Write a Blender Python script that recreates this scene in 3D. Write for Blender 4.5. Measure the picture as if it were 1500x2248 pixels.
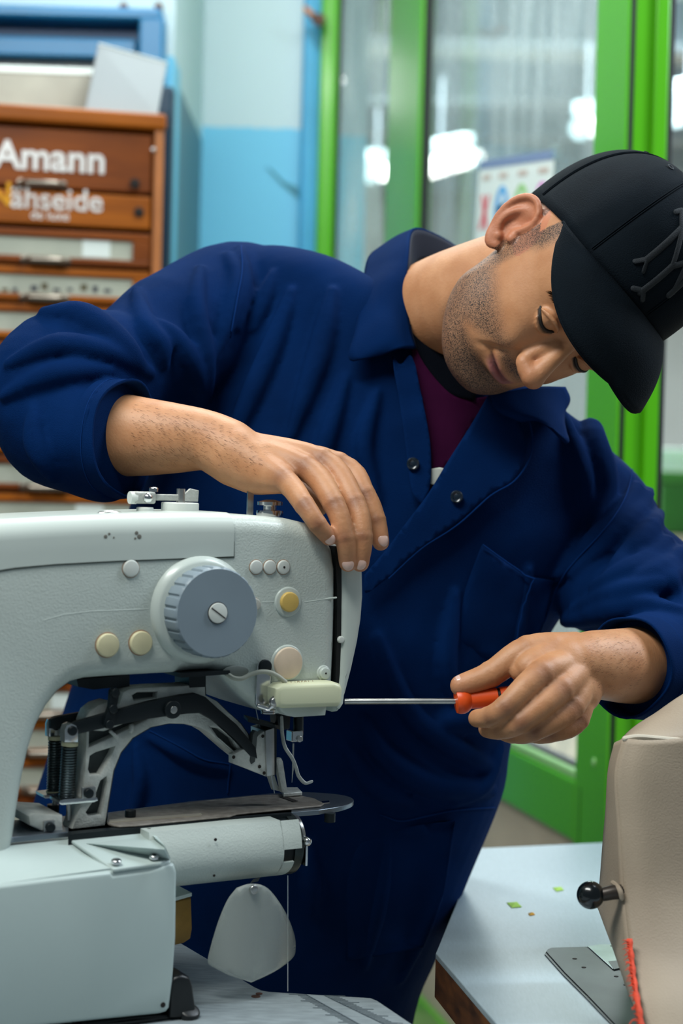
import bpy, bmesh, math, random
import numpy as np
from mathutils import Vector, Matrix
from mathutils.bvhtree import BVHTree
from mathutils.geometry import delaunay_2d_cdt

for _o in list(bpy.data.objects):
    bpy.data.objects.remove(_o, do_unlink=True)
SC = bpy.context.scene
COL = SC.collection
random.seed(7)
RNG = np.random.default_rng(7)

# ---------------------------------------------------------------- camera
F_PX, W_PX, H_PX = 3750.0, 1500.0, 2248.0
CAM = np.array([0.0, 0.0, 1.20])
PITCH, ROLL = math.radians(1.25), 0.026
_f = np.array([0, math.cos(PITCH), -math.sin(PITCH)])
_u0 = np.array([0, math.sin(PITCH), math.cos(PITCH)])
_r0 = np.array([1.0, 0, 0])
CF = _f
CU = math.cos(ROLL) * _u0 - math.sin(ROLL) * _r0
CR = math.cos(ROLL) * _r0 + math.sin(ROLL) * _u0
cam_d = bpy.data.cameras.new('camera')
cam = bpy.data.objects.new('camera', cam_d)
COL.objects.link(cam)
cam.matrix_world = Matrix(((CR[0], CU[0], -CF[0], CAM[0]), (CR[1], CU[1], -CF[1], CAM[1]),
                           (CR[2], CU[2], -CF[2], CAM[2]), (0, 0, 0, 1)))
cam_d.sensor_fit = 'VERTICAL'
cam_d.sensor_height = 36.0
cam_d.lens = 36.0 * F_PX / H_PX
cam_d.clip_start = 0.05
cam_d.dof.use_dof = True
cam_d.dof.focus_distance = 1.555
cam_d.dof.aperture_fstop = 4.0
SC.camera = cam
SC.view_settings.view_transform = 'Standard'
SC.view_settings.look = 'None'
SC.view_settings.gamma = 1.0
SC.view_settings.exposure = 0.0
SC.view_settings.use_curve_mapping = False

# ---------------------------------------------------------------- light
world = bpy.data.worlds.new('world')
SC.world = world
world.use_nodes = True
_bg = world.node_tree.nodes['Background']
_bg.inputs['Color'].default_value = (0.62, 0.80, 0.92, 1)
_bg.inputs['Strength'].default_value = 0.15


def area_light(name, loc, target, sx, sy, power, col=(1, 1, 1)):
    ld = bpy.data.lights.new(name, 'AREA')
    ld.shape = 'RECTANGLE'
    ld.size, ld.size_y = sx, sy
    ld.energy = power
    ld.color = col
    lo = bpy.data.objects.new(name, ld)
    COL.objects.link(lo)
    lo.location = loc
    lo.rotation_euler = (Vector(target) - Vector(loc)).to_track_quat('-Z', 'Y').to_euler()
    return lo


# rows of ceiling tube lights of the workshop
area_light('ceiling_light_front', (-0.75, 0.75, 2.75), (-0.2, 1.6, 1.0), 1.5, 0.35, 47, (0.97, 1.0, 0.96))
area_light('ceiling_light_side', (1.7, 1.9, 2.75), (0.4, 1.7, 1.0), 0.35, 1.6, 54, (0.80, 0.91, 1.0))
area_light('ceiling_light_back', (-0.4, 3.0, 2.85), (-0.3, 3.1, 0.0), 2.2, 0.3, 50, (0.95, 1.0, 0.98))
area_light('ceiling_light_room', (0.9, 6.5, 2.8), (0.9, 6.6, 0.0), 2.5, 2.5, 330, (0.9, 0.97, 1.0))


# ---------------------------------------------------------------- helpers
def W(px, py, d):
    """world point seen at pixel (px, py) of the 1500x2248 frame at view depth d (metres)"""
    return CAM + d * (CF + (px - 750.0) / F_PX * CR + (1124.0 - py) / F_PX * CU)


def ray(px, py):
    v = CF + (px - 750.0) / F_PX * CR + (1124.0 - py) / F_PX * CU
    return v


class Plane:
    """a real plane in the room: origin o, unit axes a (along) and b; n points to the camera"""

    def __init__(s, o, a, b=(0, 0, 1)):
        s.o = np.array(o, float)
        s.a = np.array(a, float) / np.linalg.norm(a)
        s.b = np.array(b, float) / np.linalg.norm(b)
        n = np.cross(s.a, s.b)
        s.n = n / np.linalg.norm(n)
        if np.dot(s.n, CAM - s.o) < 0:
            s.n = -s.n

    def pix(s, px, py, off=0.0):
        v = ray(px, py)
        t = np.dot(s.o + off * s.n - CAM, s.n) / np.dot(v, s.n)
        return CAM + t * v

    def uv(s, px, py, off=0.0):
        p = s.pix(px, py, off) - s.o
        return np.array([np.dot(p, s.a), np.dot(p, s.b)])

    def at(s, u, v, off=0.0):
        return s.o + u * s.a + v * s.b + off * s.n


def lin(r, g, b):
    def f(c):
        c /= 255.0
        return c / 12.92 if c <= 0.04045 else ((c + 0.055) / 1.055) ** 2.4
    return (f(r), f(g), f(b), 1.0)


def mat(name, rgb, rough=0.5, metal=0.0, var=0.0, vscale=8.0, bump=0.0, bscale=200.0, spec=0.5, dark=None, stretch=None,
        sheen=0.0, emit=0.0, coat=0.0):
    """procedural material: colour with noise variation + fine bump"""
    m = bpy.data.materials.new(name)
    m.use_nodes = True
    nt = m.node_tree
    b = nt.nodes['Principled BSDF']
    c = lin(*rgb)
    b.inputs['Base Color'].default_value = c
    b.inputs['Roughness'].default_value = rough
    b.inputs['Metallic'].default_value = metal
    b.inputs['Specular IOR Level'].default_value = spec
    if coat:
        b.inputs['Coat Weight'].default_value = coat
        b.inputs['Coat Roughness'].default_value = 0.1
    if sheen:
        b.inputs['Sheen Weight'].default_value = sheen
        b.inputs['Sheen Roughness'].default_value = 0.5
    if emit:
        b.inputs['Emission Color'].default_value = c
        b.inputs['Emission Strength'].default_value = emit
    tc = nt.nodes.new('ShaderNodeTexCoord')
    src = tc.outputs['Object']
    if stretch:
        mp = nt.nodes.new('ShaderNodeMapping')
        mp.inputs['Scale'].default_value = stretch
        nt.links.new(src, mp.inputs['Vector'])
        src = mp.outputs['Vector']
    if var > 0:
        n = nt.nodes.new('ShaderNodeTexNoise')
        n.inputs['Scale'].default_value = vscale
        n.inputs['Detail'].default_value = 6.0
        nt.links.new(src, n.inputs['Vector'])
        r = nt.nodes.new('ShaderNodeValToRGB')
        r.color_ramp.elements[0].position = 0.3
        r.color_ramp.elements[1].position = 0.7
        d = lin(*dark) if dark else tuple(max(0, x * (1 - var)) for x in c[:3]) + (1,)
        r.color_ramp.elements[0].color = d
        r.color_ramp.elements[1].color = c if dark else tuple(min(1, x * (1 + var * 0.6)) for x in c[:3]) + (1,)
        nt.links.new(n.outputs['Fac'], r.inputs['Fac'])
        nt.links.new(r.outputs['Color'], b.inputs['Base Color'])
    if bump > 0:
        n2 = nt.nodes.new('ShaderNodeTexNoise')
        n2.inputs['Scale'].default_value = bscale
        n2.inputs['Detail'].default_value = 3.0
        nt.links.new(src, n2.inputs['Vector'])
        bp = nt.nodes.new('ShaderNodeBump')
        bp.inputs['Strength'].default_value = bump
        bp.inputs['Distance'].default_value = 0.002
        nt.links.new(n2.outputs['Fac'], bp.inputs['Height'])
        nt.links.new(bp.outputs['Normal'], b.inputs['Normal'])
    return m


def obj(name, vf, m, parent=None, smooth=True, bevel=0.0, seg=3, kind=None, label=None, cat=None, group=None, auto=40):
    """link verts+faces (world coordinates) as one mesh object"""
    v, f = vf
    me = bpy.data.meshes.new(name)
    me.from_pydata([tuple(map(float, p)) for p in v], [], f)
    bm = bmesh.new()
    bm.from_mesh(me)
    bmesh.ops.recalc_face_normals(bm, faces=bm.faces)
    if smooth:
        for fc in bm.faces:
            fc.smooth = True
        ang = math.radians(auto)
        for e in bm.edges:
            if len(e.link_faces) == 2 and e.calc_face_angle(0) > ang:
                e.smooth = False
    bm.to_mesh(me)
    bm.free()
    return link(name, me, m, parent, bevel, seg, kind, label, cat, group)


def link(name, me, m, parent=None, bevel=0.0, seg=3, kind=None, label=None, cat=None, group=None):
    o = bpy.data.objects.new(name, me)
    COL.objects.link(o)
    if m:
        me.materials.append(m)
    if parent:
        o.parent = parent
        if parent.type == 'EMPTY':          # meshes are built in world coordinates
            o.matrix_parent_inverse = Matrix.Translation(-parent.location)
    if bevel > 0:
        bv = o.modifiers.new('bevel', 'BEVEL')
        bv.width = bevel
        bv.segments = seg
        bv.limit_method = 'ANGLE'
        bv.angle_limit = math.radians(35)
        bv.harden_normals = False
    for k, val in (('kind', kind), ('label', label), ('category', cat), ('group', group)):
        if val:
            o[k] = val
    return o


def thing(name, label, cat, loc, group=None, kind=None):
    e = bpy.data.objects.new(name, None)
    COL.objects.link(e)
    e.location = tuple(map(float, loc))
    e.empty_display_size = 0.05
    if kind:
        e['kind'] = kind
    else:
        e['label'] = label
        e['category'] = cat
    if group:
        e['group'] = group
    return e


def nrm(v):
    v = np.asarray(v, float)
    return v / (np.linalg.norm(v) + 1e-12)


def join(*parts):
    V, Fc = [], []
    for v, f in parts:
        k = len(V)
        V += list(v)
        Fc += [tuple(i + k for i in q) for q in f]
    return V, Fc


def frames(P, up=None):
    P = np.asarray(P, float)
    n = len(P)
    T = np.zeros_like(P)
    T[1:-1] = P[2:] - P[:-2]
    T[0] = P[1] - P[0]
    T[-1] = P[-1] - P[-2]
    T = np.array([nrm(t) for t in T])
    ref = np.array(up, float) if up is not None else np.array([0.13, 0.21, 0.97])
    if abs(np.dot(nrm(ref), T[0])) > 0.9:
        ref = np.array([0.97, 0.1, 0.2])
    N = nrm(ref - np.dot(ref, T[0]) * T[0])
    out = []
    for i in range(n):
        N = nrm(N - np.dot(N, T[i]) * T[i])
        out.append((T[i], N, np.cross(T[i], N)))
    return out


def tube(P, R, seg=12, caps=True, up=None, flat=1.0, close=False):
    """swept tube; R scalar or per-point; flat squashes along the second axis; round ends when caps='round'"""
    P = [np.asarray(p, float) for p in P]
    R = [R] * len(P) if np.isscalar(R) else list(R)
    if caps == 'round':
        a = nrm(P[0] - P[1])
        b = nrm(P[-1] - P[-2])
        pre = [(P[0] + a * R[0] * math.sin(t), R[0] * math.cos(t)) for t in (1.45, 1.1, 0.75, 0.38)]
        post = [(P[-1] + b * R[-1] * math.sin(t), R[-1] * math.cos(t)) for t in (0.38, 0.75, 1.1, 1.45)]
        P = [p for p, _ in pre] + P + [p for p, _ in post]
        R = [r for _, r in pre] + R + [r for _, r in post]
    fr = frames(P, up)
    V, Fc = [], []
    for p, r, (t, n, b) in zip(P, R, fr):
        for k in range(seg):
            a = 2 * math.pi * k / seg
            V.append(p + r * (math.cos(a) * n + flat * math.sin(a) * b))
    m = len(P)
    for i in range(m - 1 + (1 if close else 0)):
        j = (i + 1) % m
        for k in range(seg):
            l = (k + 1) % seg
            Fc.append((i * seg + k, i * seg + l, j * seg + l, j * seg + k))
    if caps and not close:
        Fc.append(tuple(range(seg))[::-1])
        Fc.append(tuple(range((m - 1) * seg, m * seg)))
    return V, Fc


def spline(P, n=8):
    """Catmull-Rom resample of points (any dimension)"""
    P = [np.asarray(p, float) for p in P]
    Q = [2 * P[0] - P[1]] + P + [2 * P[-1] - P[-2]]
    out = []
    for i in range(1, len(Q) - 2):
        for k in range(n):
            t = k / n
            a, b, c, d = Q[i - 1], Q[i], Q[i + 1], Q[i + 2]
            out.append(0.5 * (2 * b + (c - a) * t + (2 * a - 5 * b + 4 * c - d) * t * t + (3 * b - a - 3 * c + d) * t ** 3))
    out.append(P[-1])
    return out


def loft(rings, capa=True, capb=True):
    n = len(rings[0])
    V = [p for r in rings for p in r]
    Fc = []
    for i in range(len(rings) - 1):
        for k in range(n):
            l = (k + 1) % n
            Fc.append((i * n + k, i * n + l, (i + 1) * n + l, (i + 1) * n + k))
    if capa:
        Fc.append(tuple(range(n))[::-1])
    if capb:
        Fc.append(tuple(range((len(rings) - 1) * n, len(rings) * n)))
    return V, Fc


def cyl(c, axis, prof, seg=32):
    """lathe: prof = [(radius, offset along axis)...] around axis through c"""
    axis = nrm(axis)
    ref = np.array([0, 0, 1.0]) if abs(axis[2]) < 0.9 else np.array([1.0, 0, 0])
    n = nrm(np.cross(ref, axis))
    b = np.cross(axis, n)
    rings = []
    for r, h in prof:
        rings.append([np.asarray(c) + h * axis + max(r, 1e-5) * (math.cos(2 * math.pi * k / seg) * n + math.sin(2 * math.pi * k / seg) * b)
                      for k in range(seg)])
    return loft(rings)


def disc(c, axis, r, h, bev=None, seg=32, base=0.0):
    bev = min(r, h) * 0.3 if bev is None else bev
    pr = [(r, base)]
    for k in range(4):
        a = k / 3 * math.pi / 2
        pr.append((r - bev + bev * math.cos(a), h - bev + bev * math.sin(a)))
    return cyl(c, axis, pr, seg)


def ball(c, r, seg=20, rings=12, sc=(1, 1, 1), R=None):
    V, Fc = [], []
    for i in range(rings + 1):
        t = math.pi * (i + 0.02) / (rings + 0.04)
        for k in range(seg):
            a = 2 * math.pi * k / seg
            p = np.array([math.sin(t) * math.cos(a) * sc[0], math.sin(t) * math.sin(a) * sc[1], math.cos(t) * sc[2]]) * r
            if R is not None:
                p = R @ p
            V.append(np.asarray(c) + p)
    for i in range(rings):
        for k in range(seg):
            l = (k + 1) % seg
            Fc.append((i * seg + k, (i + 1) * seg + k, (i + 1) * seg + l, i * seg + l))
    Fc.append(tuple(range(seg)))
    Fc.append(tuple(range(rings * seg, (rings + 1) * seg))[::-1])
    return V, Fc


def box(o, a, b, c):
    """box from corner o spanned by vectors a, b, c"""
    o, a, b, c = (np.asarray(x, float) for x in (o, a, b, c))
    V = [o, o + a, o + a + b, o + b, o + c, o + a + c, o + a + b + c, o + b + c]
    return V, [(0, 3, 2, 1), (4, 5, 6, 7), (0, 1, 5, 4), (1, 2, 6, 5), (2, 3, 7, 6), (3, 0, 4, 7)]


def slab(quad, vec):
    """prism of a planar 3D polygon pushed along vec"""
    q = [np.asarray(p, float) for p in quad]
    n = len(q)
    V = q + [p + np.asarray(vec, float) for p in q]
    Fc = [tuple(range(n))[::-1], tuple(range(n, 2 * n))]
    for k in range(n):
        l = (k + 1) % n
        Fc.append((k, l, n + l, n + k))
    return V, Fc


def inside(p, poly):
    x, y = p
    c = False
    n = len(poly)
    for i in range(n):
        x1, y1 = poly[i]
        x2, y2 = poly[(i + 1) % n]
        if (y1 > y) != (y2 > y) and x < (x2 - x1) * (y - y1) / (y2 - y1) + x1:
            c = not c
    return c


def triangulate(outer, holes=(), grid=0.0):
    """2D triangulation with holes and optional interior grid points"""
    pts, edges = [], []
    for lp in [outer] + list(holes):
        k = len(pts)
        pts += [Vector((float(p[0]), float(p[1]))) for p in lp]
        edges += [(k + i, k + (i + 1) % len(lp)) for i in range(len(lp))]
    if grid > 0:
        A = np.array(outer)
        x = A[:, 0].min() + grid * 0.5
        row = 0
        ys = np.arange(A[:, 1].min() + grid * 0.5, A[:, 1].max(), grid)
        for yy in ys:
            row += 1
            for xx in np.arange(x + (grid * 0.5 if row % 2 else 0), A[:, 0].max(), grid):
                if inside((xx, yy), outer) and not any(inside((xx, yy), h) for h in holes):
                    dmin = min(np.hypot(A[:, 0] - xx, A[:, 1] - yy))
                    if dmin > grid * 0.45:
                        pts.append(Vector((float(xx), float(yy))))
    v, e, f, *_ = delaunay_2d_cdt(pts, edges, [], 0, 1e-7)
    V = [(p[0], p[1]) for p in v]
    Fc = []
    for t in f:
        c = (sum(V[i][0] for i in t) / 3, sum(V[i][1] for i in t) / 3)
        if inside(c, outer) and not any(inside(c, h) for h in holes):
            Fc.append(tuple(t))
    return V, Fc


def offset_loop(L, d, closed=True):
    """shift a 2D loop inward (left of CCW travel) by d"""
    L = [np.asarray(p, float) for p in L]
    n = len(L)
    area = sum(L[i][0] * L[(i + 1) % n][1] - L[(i + 1) % n][0] * L[i][1] for i in range(n))
    sgn = 1.0 if area > 0 else -1.0
    out = []
    for i in range(n):
        e1 = nrm(L[i] - L[i - 1])
        e2 = nrm(L[(i + 1) % n] - L[i])
        n1 = np.array([-e1[1], e1[0]]) * sgn
        n2 = np.array([-e2[1], e2[0]]) * sgn
        m = n1 + n2
        k = max(0.35, np.dot(m, m) / 2)
        out.append(L[i] + d * m / k)
    return out


def plate(pl, outer, holes=(), f0=0.0, f1=-0.005, rnd=0.0, steps=4):
    """solid plate: 2D loops (u,v) on plane pl between offsets f0 (front) and f1 (back), rounded front rim"""
    V, Fc = [], []

    def add_loop(L, off):
        k = len(V)
        V.extend(pl.at(p[0], p[1], off) for p in L)
        return k

    def wall(k1, k2, n):
        for i in range(n):
            j = (i + 1) % n
            Fc.append((k1 + i, k1 + j, k2 + j, k2 + i))
    fronts = []
    for hi, L in enumerate([outer] + list(holes)):
        n = len(L)
        kb = add_loop(L, f1)
        prev = kb
        cur = L
        if rnd > 0:
            for s in range(steps + 1):
                a = s / steps * math.pi / 2
                ins = rnd * (1 - math.cos(a))
                cur = offset_loop(L, ins if hi == 0 else -ins) if s else L
                k = add_loop(cur, f0 - rnd + rnd * math.sin(a))
                wall(prev, k, n)
                prev = k
        else:
            k = add_loop(L, f0)
            wall(prev, k, n)
            prev = k
        fronts.append((cur, prev, kb, L))
    for which in (0, 1):
        loops = [fr[0] if which == 0 else fr[3] for fr in fronts]
        tv, tf = triangulate([tuple(p) for p in loops[0]], [[tuple(p) for p in h] for h in loops[1:]])
        k = len(V)
        off = f0 if which == 0 else f1
        V.extend(pl.at(p[0], p[1], off) for p in tv)
        Fc.extend(tuple(i + k for i in t) for t in tf)
    return V, Fc


def weld(vf, dist=1e-5):
    v, f = vf
    me = bpy.data.meshes.new('tmp')
    me.from_pydata([tuple(map(float, p)) for p in v], [], f)
    bm = bmesh.new()
    bm.from_mesh(me)
    bmesh.ops.remove_doubles(bm, verts=bm.verts, dist=dist)
    bm.verts.index_update()
    out = ([np.array(q.co) for q in bm.verts], [tuple(x.index for x in q.verts) for q in bm.faces])
    bm.free()
    bpy.data.meshes.remove(me)
    return out


def plate_px(pl, px, holes=(), f0=0.0, f1=-0.005, rnd=0.0, steps=4):
    """plate whose outline was measured on plane pl at offset f0"""
    o = [pl.uv(x, y, f0) for x, y in px]
    h = [[pl.uv(x, y, f0) for x, y in hh] for hh in holes]
    return weld(plate(pl, o, h, f0, f1, rnd, steps))


def text_mesh(body, size, origin, ax, up, n, depth=0.002, align='LEFT', bold=0.0, shear=0.0):
    cu = bpy.data.curves.new('txt', 'FONT')
    cu.body = body
    cu.size = size
    cu.extrude = depth
    cu.offset = bold
    cu.shear = shear
    cu.align_x = align
    o = bpy.data.objects.new('txt', cu)
    COL.objects.link(o)
    dg = bpy.context.evaluated_depsgraph_get()
    me = o.evaluated_get(dg).to_mesh()
    V = [np.array(v.co) for v in me.vertices]
    Fc = [tuple(p.vertices) for p in me.polygons]
    o.evaluated_get(dg).to_mesh_clear()
    bpy.data.objects.remove(o)
    bpy.data.curves.remove(cu)
    ax, up, n = nrm(ax), nrm(up), nrm(n)
    return [np.asarray(origin) + p[0] * ax + p[1] * up + p[2] * n for p in V], Fc


def remesh(vf, voxel, smooth=0, fac=0.5):
    """voxel union of closed pieces -> (verts array, faces list)"""
    v, f = vf
    me = bpy.data.meshes.new('rm')
    me.from_pydata([tuple(map(float, p)) for p in v], [], f)
    bm = bmesh.new()
    bm.from_mesh(me)
    bmesh.ops.recalc_face_normals(bm, faces=bm.faces)
    bm.to_mesh(me)
    bm.free()
    o = bpy.data.objects.new('rm', me)
    COL.objects.link(o)
    md = o.modifiers.new('r', 'REMESH')
    md.mode = 'VOXEL'
    md.voxel_size = voxel
    if smooth:
        sm = o.modifiers.new('s', 'SMOOTH')
        sm.factor = fac
        sm.iterations = smooth
    dg = bpy.context.evaluated_depsgraph_get()
    ev = o.evaluated_get(dg).to_mesh()
    V = np.empty(len(ev.vertices) * 3)
    ev.vertices.foreach_get('co', V)
    V = V.reshape(-1, 3)
    Fc = np.empty(len(ev.polygons) * 4, int)
    if all(p.loop_total == 4 for p in ev.polygons):
        ev.polygons.foreach_get('vertices', Fc)
        Fc = Fc.reshape(-1, 4)
    else:
        Fc = [tuple(p.vertices) for p in ev.polygons]
    o.evaluated_get(dg).to_mesh_clear()
    bpy.data.objects.remove(o)
    bpy.data.meshes.remove(me)
    return V, Fc


def bake_mesh(name, V, Fc, colors=None, smooth=True):
    me = bpy.data.meshes.new(name)
    me.from_pydata([tuple(p) for p in V.tolist()], [], [tuple(f) for f in (Fc.tolist() if hasattr(Fc, 'tolist') else Fc)])
    if smooth:
        me.polygons.foreach_set('use_smooth', [True] * len(me.polygons))
    if colors:
        for an, arr in colors.items():
            at = me.attributes.new(an, 'FLOAT', 'POINT')
            at.data.foreach_set('value', np.asarray(arr, np.float32))
    me.update()
    return me
# ================================================================ materials
M = {}
M['wall_up'] = mat('wall_paint_white', (186, 210, 212), 0.6, var=0.06, vscale=3)
M['wall_grey'] = mat('back_room_grey', (172, 178, 176), 0.7, var=0.08, vscale=2)
M['beam'] = mat('beam_grey', (140, 152, 160), 0.7)
M['floor'] = mat('floor_tiles', (176, 164, 144), 0.5, var=0.1, vscale=6)
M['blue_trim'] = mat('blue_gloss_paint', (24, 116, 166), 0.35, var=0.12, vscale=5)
M['blue_shade'] = mat('blue_post_shaded', (6, 48, 72), 0.5)  # dark version of the frame blue, the post's shade put into the colour
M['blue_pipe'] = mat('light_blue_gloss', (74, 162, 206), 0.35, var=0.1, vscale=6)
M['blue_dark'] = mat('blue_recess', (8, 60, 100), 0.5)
M['green'] = mat('green_powder_coat', (78, 168, 8), 0.28, var=0.05, vscale=3, coat=0.3)
M['seal'] = mat('black_rubber_seal', (8, 14, 16), 0.6)
M['bead_lit'] = mat('glazing_bead', (150, 205, 130), 0.3)  # green lightened for the light falling on the bead's top
M['panel_beige'] = mat('beige_door_panel', (196, 184, 164), 0.5, var=0.1, vscale=8)
M['wood'] = mat('varnished_walnut', (134, 66, 6), 0.42, var=0.5, vscale=5, dark=(94, 42, 4), stretch=(1, 1, 6), spec=0.3)
M['wood_light'] = mat('varnished_oak_rail', (164, 88, 4), 0.42, var=0.5, vscale=6, dark=(122, 60, 2), stretch=(0.6, 1, 6), spec=0.3)
M['wood_edge'] = mat('cabinet_edge_wood', (176, 108, 58), 0.4, var=0.3, vscale=8)
M['gap_dark'] = mat('dark_gap', (20, 9, 4), 0.8)
M['chrome'] = mat('chrome', (222, 222, 222), 0.16, metal=1.0)
M['steel'] = mat('brushed_steel', (190, 190, 188), 0.32, metal=1.0, var=0.15, vscale=60)
M['cream'] = mat('cream_plastic', (208, 206, 180), 0.38)
M['pull'] = mat('dull_nickel', (150, 142, 132), 0.3, metal=1.0)
M['paper'] = mat('white_paper', (222, 232, 228), 0.7)
M['pane'] = mat('drawer_window_card', (176, 180, 166), 0.25, var=0.12, vscale=14)
M['letter'] = mat('silver_lettering', (226, 224, 222), 0.35, metal=0.35)
M['gold'] = mat('gold_lettering', (214, 150, 30), 0.35, metal=0.4)
M['grey_card'] = mat('grey_card', (156, 164, 168), 0.7, var=0.05, vscale=6)
M['beige_sheet'] = mat('grey_beige_carton', (156, 154, 142), 0.7, var=0.15, vscale=12)
M['black'] = mat('black_plastic', (10, 14, 17), 0.38)
M['rust'] = mat('rusty_metal', (92, 62, 50), 0.6, var=0.4, vscale=60)
M['orange_cable'] = mat('orange_tape', (190, 110, 20), 0.5)
M['smear'] = mat('teal_paint_smear', (60, 130, 150), 0.6)


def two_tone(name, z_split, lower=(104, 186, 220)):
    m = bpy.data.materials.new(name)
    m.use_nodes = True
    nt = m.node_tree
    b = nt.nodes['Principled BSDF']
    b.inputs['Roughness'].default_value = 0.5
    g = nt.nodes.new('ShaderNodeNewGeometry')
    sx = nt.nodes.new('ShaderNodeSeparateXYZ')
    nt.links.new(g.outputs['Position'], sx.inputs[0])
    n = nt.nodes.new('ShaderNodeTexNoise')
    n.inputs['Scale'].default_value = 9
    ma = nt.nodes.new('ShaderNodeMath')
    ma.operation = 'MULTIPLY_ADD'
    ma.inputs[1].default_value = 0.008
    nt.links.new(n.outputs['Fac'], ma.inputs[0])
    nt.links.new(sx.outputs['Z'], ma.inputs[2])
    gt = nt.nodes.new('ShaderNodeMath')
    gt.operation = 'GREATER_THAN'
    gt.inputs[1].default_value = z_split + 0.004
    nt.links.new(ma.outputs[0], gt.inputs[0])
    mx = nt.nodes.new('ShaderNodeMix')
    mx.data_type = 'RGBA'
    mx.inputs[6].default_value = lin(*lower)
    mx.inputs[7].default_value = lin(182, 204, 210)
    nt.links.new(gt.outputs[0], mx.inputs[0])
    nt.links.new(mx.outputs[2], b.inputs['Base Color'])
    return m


def glass_mat(name, tint, haze):
    m = bpy.data.materials.new(name)
    m.use_nodes = True
    nt = m.node_tree
    nt.nodes.clear()
    out = nt.nodes.new('ShaderNodeOutputMaterial')
    tr = nt.nodes.new('ShaderNodeBsdfTransparent')
    tr.inputs[0].default_value = tint
    df = nt.nodes.new('ShaderNodeBsdfDiffuse')
    df.inputs[0].default_value = (0.62, 0.72, 0.74, 1)
    gl = nt.nodes.new('ShaderNodeBsdfGlossy')
    gl.inputs['Roughness'].default_value = 0.03
    # dust streaks plus a pale haze standing in for light on the glass
    tc = nt.nodes.new('ShaderNodeTexCoord')
    mp = nt.nodes.new('ShaderNodeMapping')
    mp.inputs['Scale'].default_value = (7, 7, 1.2)
    n = nt.nodes.new('ShaderNodeTexNoise')
    n.inputs['Scale'].default_value = 4
    n.inputs['Detail'].default_value = 6
    nt.links.new(tc.outputs['Object'], mp.inputs[0])
    nt.links.new(mp.outputs[0], n.inputs['Vector'])
    mr = nt.nodes.new('ShaderNodeMapRange')
    mr.inputs[1].default_value = 0.4
    mr.inputs[2].default_value = 0.75
    mr.inputs[3].default_value = haze * 0.5
    mr.inputs[4].default_value = haze * 2.2
    nt.links.new(n.outputs['Fac'], mr.inputs[0])
    m1 = nt.nodes.new('ShaderNodeMixShader')
    nt.links.new(mr.outputs[0], m1.inputs[0])
    nt.links.new(tr.outputs[0], m1.inputs[1])
    nt.links.new(df.outputs[0], m1.inputs[2])
    m2 = nt.nodes.new('ShaderNodeMixShader')
    m2.inputs[0].default_value = 0.10
    nt.links.new(m1.outputs[0], m2.inputs[1])
    nt.links.new(gl.outputs[0], m2.inputs[2])
    nt.links.new(m2.outputs[0], out.inputs[0])
    return m


M['glass'] = glass_mat('dusty_hazy_glass', (0.96, 0.99, 0.98, 1), 0.20)
X_, Y_, Z_ = np.array([1.0, 0, 0]), np.array([0, 1.0, 0]), np.array([0, 0, 1.0])

# ================================================================ room shell
obj('floor', box((-3.2, 0.1, -0.05), (7.2, 0, 0), (0, 11, 0), (0, 0, 0.05)), M['floor'], kind='structure', smooth=False)
PW = Plane(W(560, 400, 3.75), X_)              # back wall with the door
PL = Plane(W(200, 100, 3.12), X_)              # nearer wall behind the cabinet
z_split = PW.uv(545, 280)[1] + PW.o[2]
M['wall_two'] = two_tone('two_tone_wall_paint', z_split)
M['wall_rev'] = two_tone('reveal_two_tone', z_split - 0.03, (74, 112, 128))  # lower part darker and greyer than on the other walls
xr = PL.pix(371, 600)[0]                       # corner of the reveal
x_j = PW.pix(700, 300)[0]                      # left side of the door frame
yL, yW = PL.o[1], PW.o[1]
CEIL = 3.0
obj('wall_left', box((-3.2, yL, 0), (xr + 3.2, 0, 0), (0, 0.12, 0), (0, 0, CEIL)), M['wall_two'], kind='structure', smooth=False)
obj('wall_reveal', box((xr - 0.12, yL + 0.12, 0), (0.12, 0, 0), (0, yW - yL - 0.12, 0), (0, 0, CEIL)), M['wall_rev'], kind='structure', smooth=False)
wb = obj('wall_back', box((xr, yW, 0), (x_j - xr, 0, 0), (0, 0.12, 0), (0, 0, CEIL)), M['wall_two'], kind='structure', smooth=False)
sm = [PW.pix(*p, 0.0015) for p in ((584, 366), (596, 372), (622, 398), (655, 412), (660, 440), (648, 430), (618, 404))]
obj('paint_smear', slab(sm, PW.n * 0.001), M['smear'], wb, smooth=False)

# next room, seen through the glass
obj('wall_far', box((-3.2, 10.4, 0), (7.2, 0, 0), (0, 0.1, 0), (0, 0, CEIL)), M['wall_grey'], kind='structure', smooth=False)
obj('wall_right', box((3.9, yW, 0), (0.1, 0, 0), (0, 6.7, 0), (0, 0, CEIL)), M['wall_grey'], kind='structure', smooth=False)
P2 = Plane(W(770, 300, 4.7), X_)
M['wall_two2'] = two_tone('two_tone_next_room', P2.uv(775, 299)[1] + P2.o[2], (126, 208, 232))
xe = P2.pix(806, 300)[0]
obj('wall_next_room', box((x_j - 0.5, P2.o[1], 0), (xe - x_j + 0.5, 0, 0), (0, 0.1, 0), (0, 0, CEIL)), M['wall_two2'], kind='structure', smooth=False)
ce = obj('ceiling', box((-3.2, yW + 0.15, CEIL), (7.2, 0, 0), (0, 6.6, 0), (0, 0, 0.1)), M['wall_grey'], kind='structure', smooth=False)
for yy in (5.2, 6.4, 7.4, 8.2, 9.0, 9.7):
    obj('ceiling_beam', box((-3.0, yy, CEIL - 0.16), (6.8, 0, 0), (0, 0.16, 0), (0, 0, 0.16)), M['beam'], ce, smooth=False)


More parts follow.
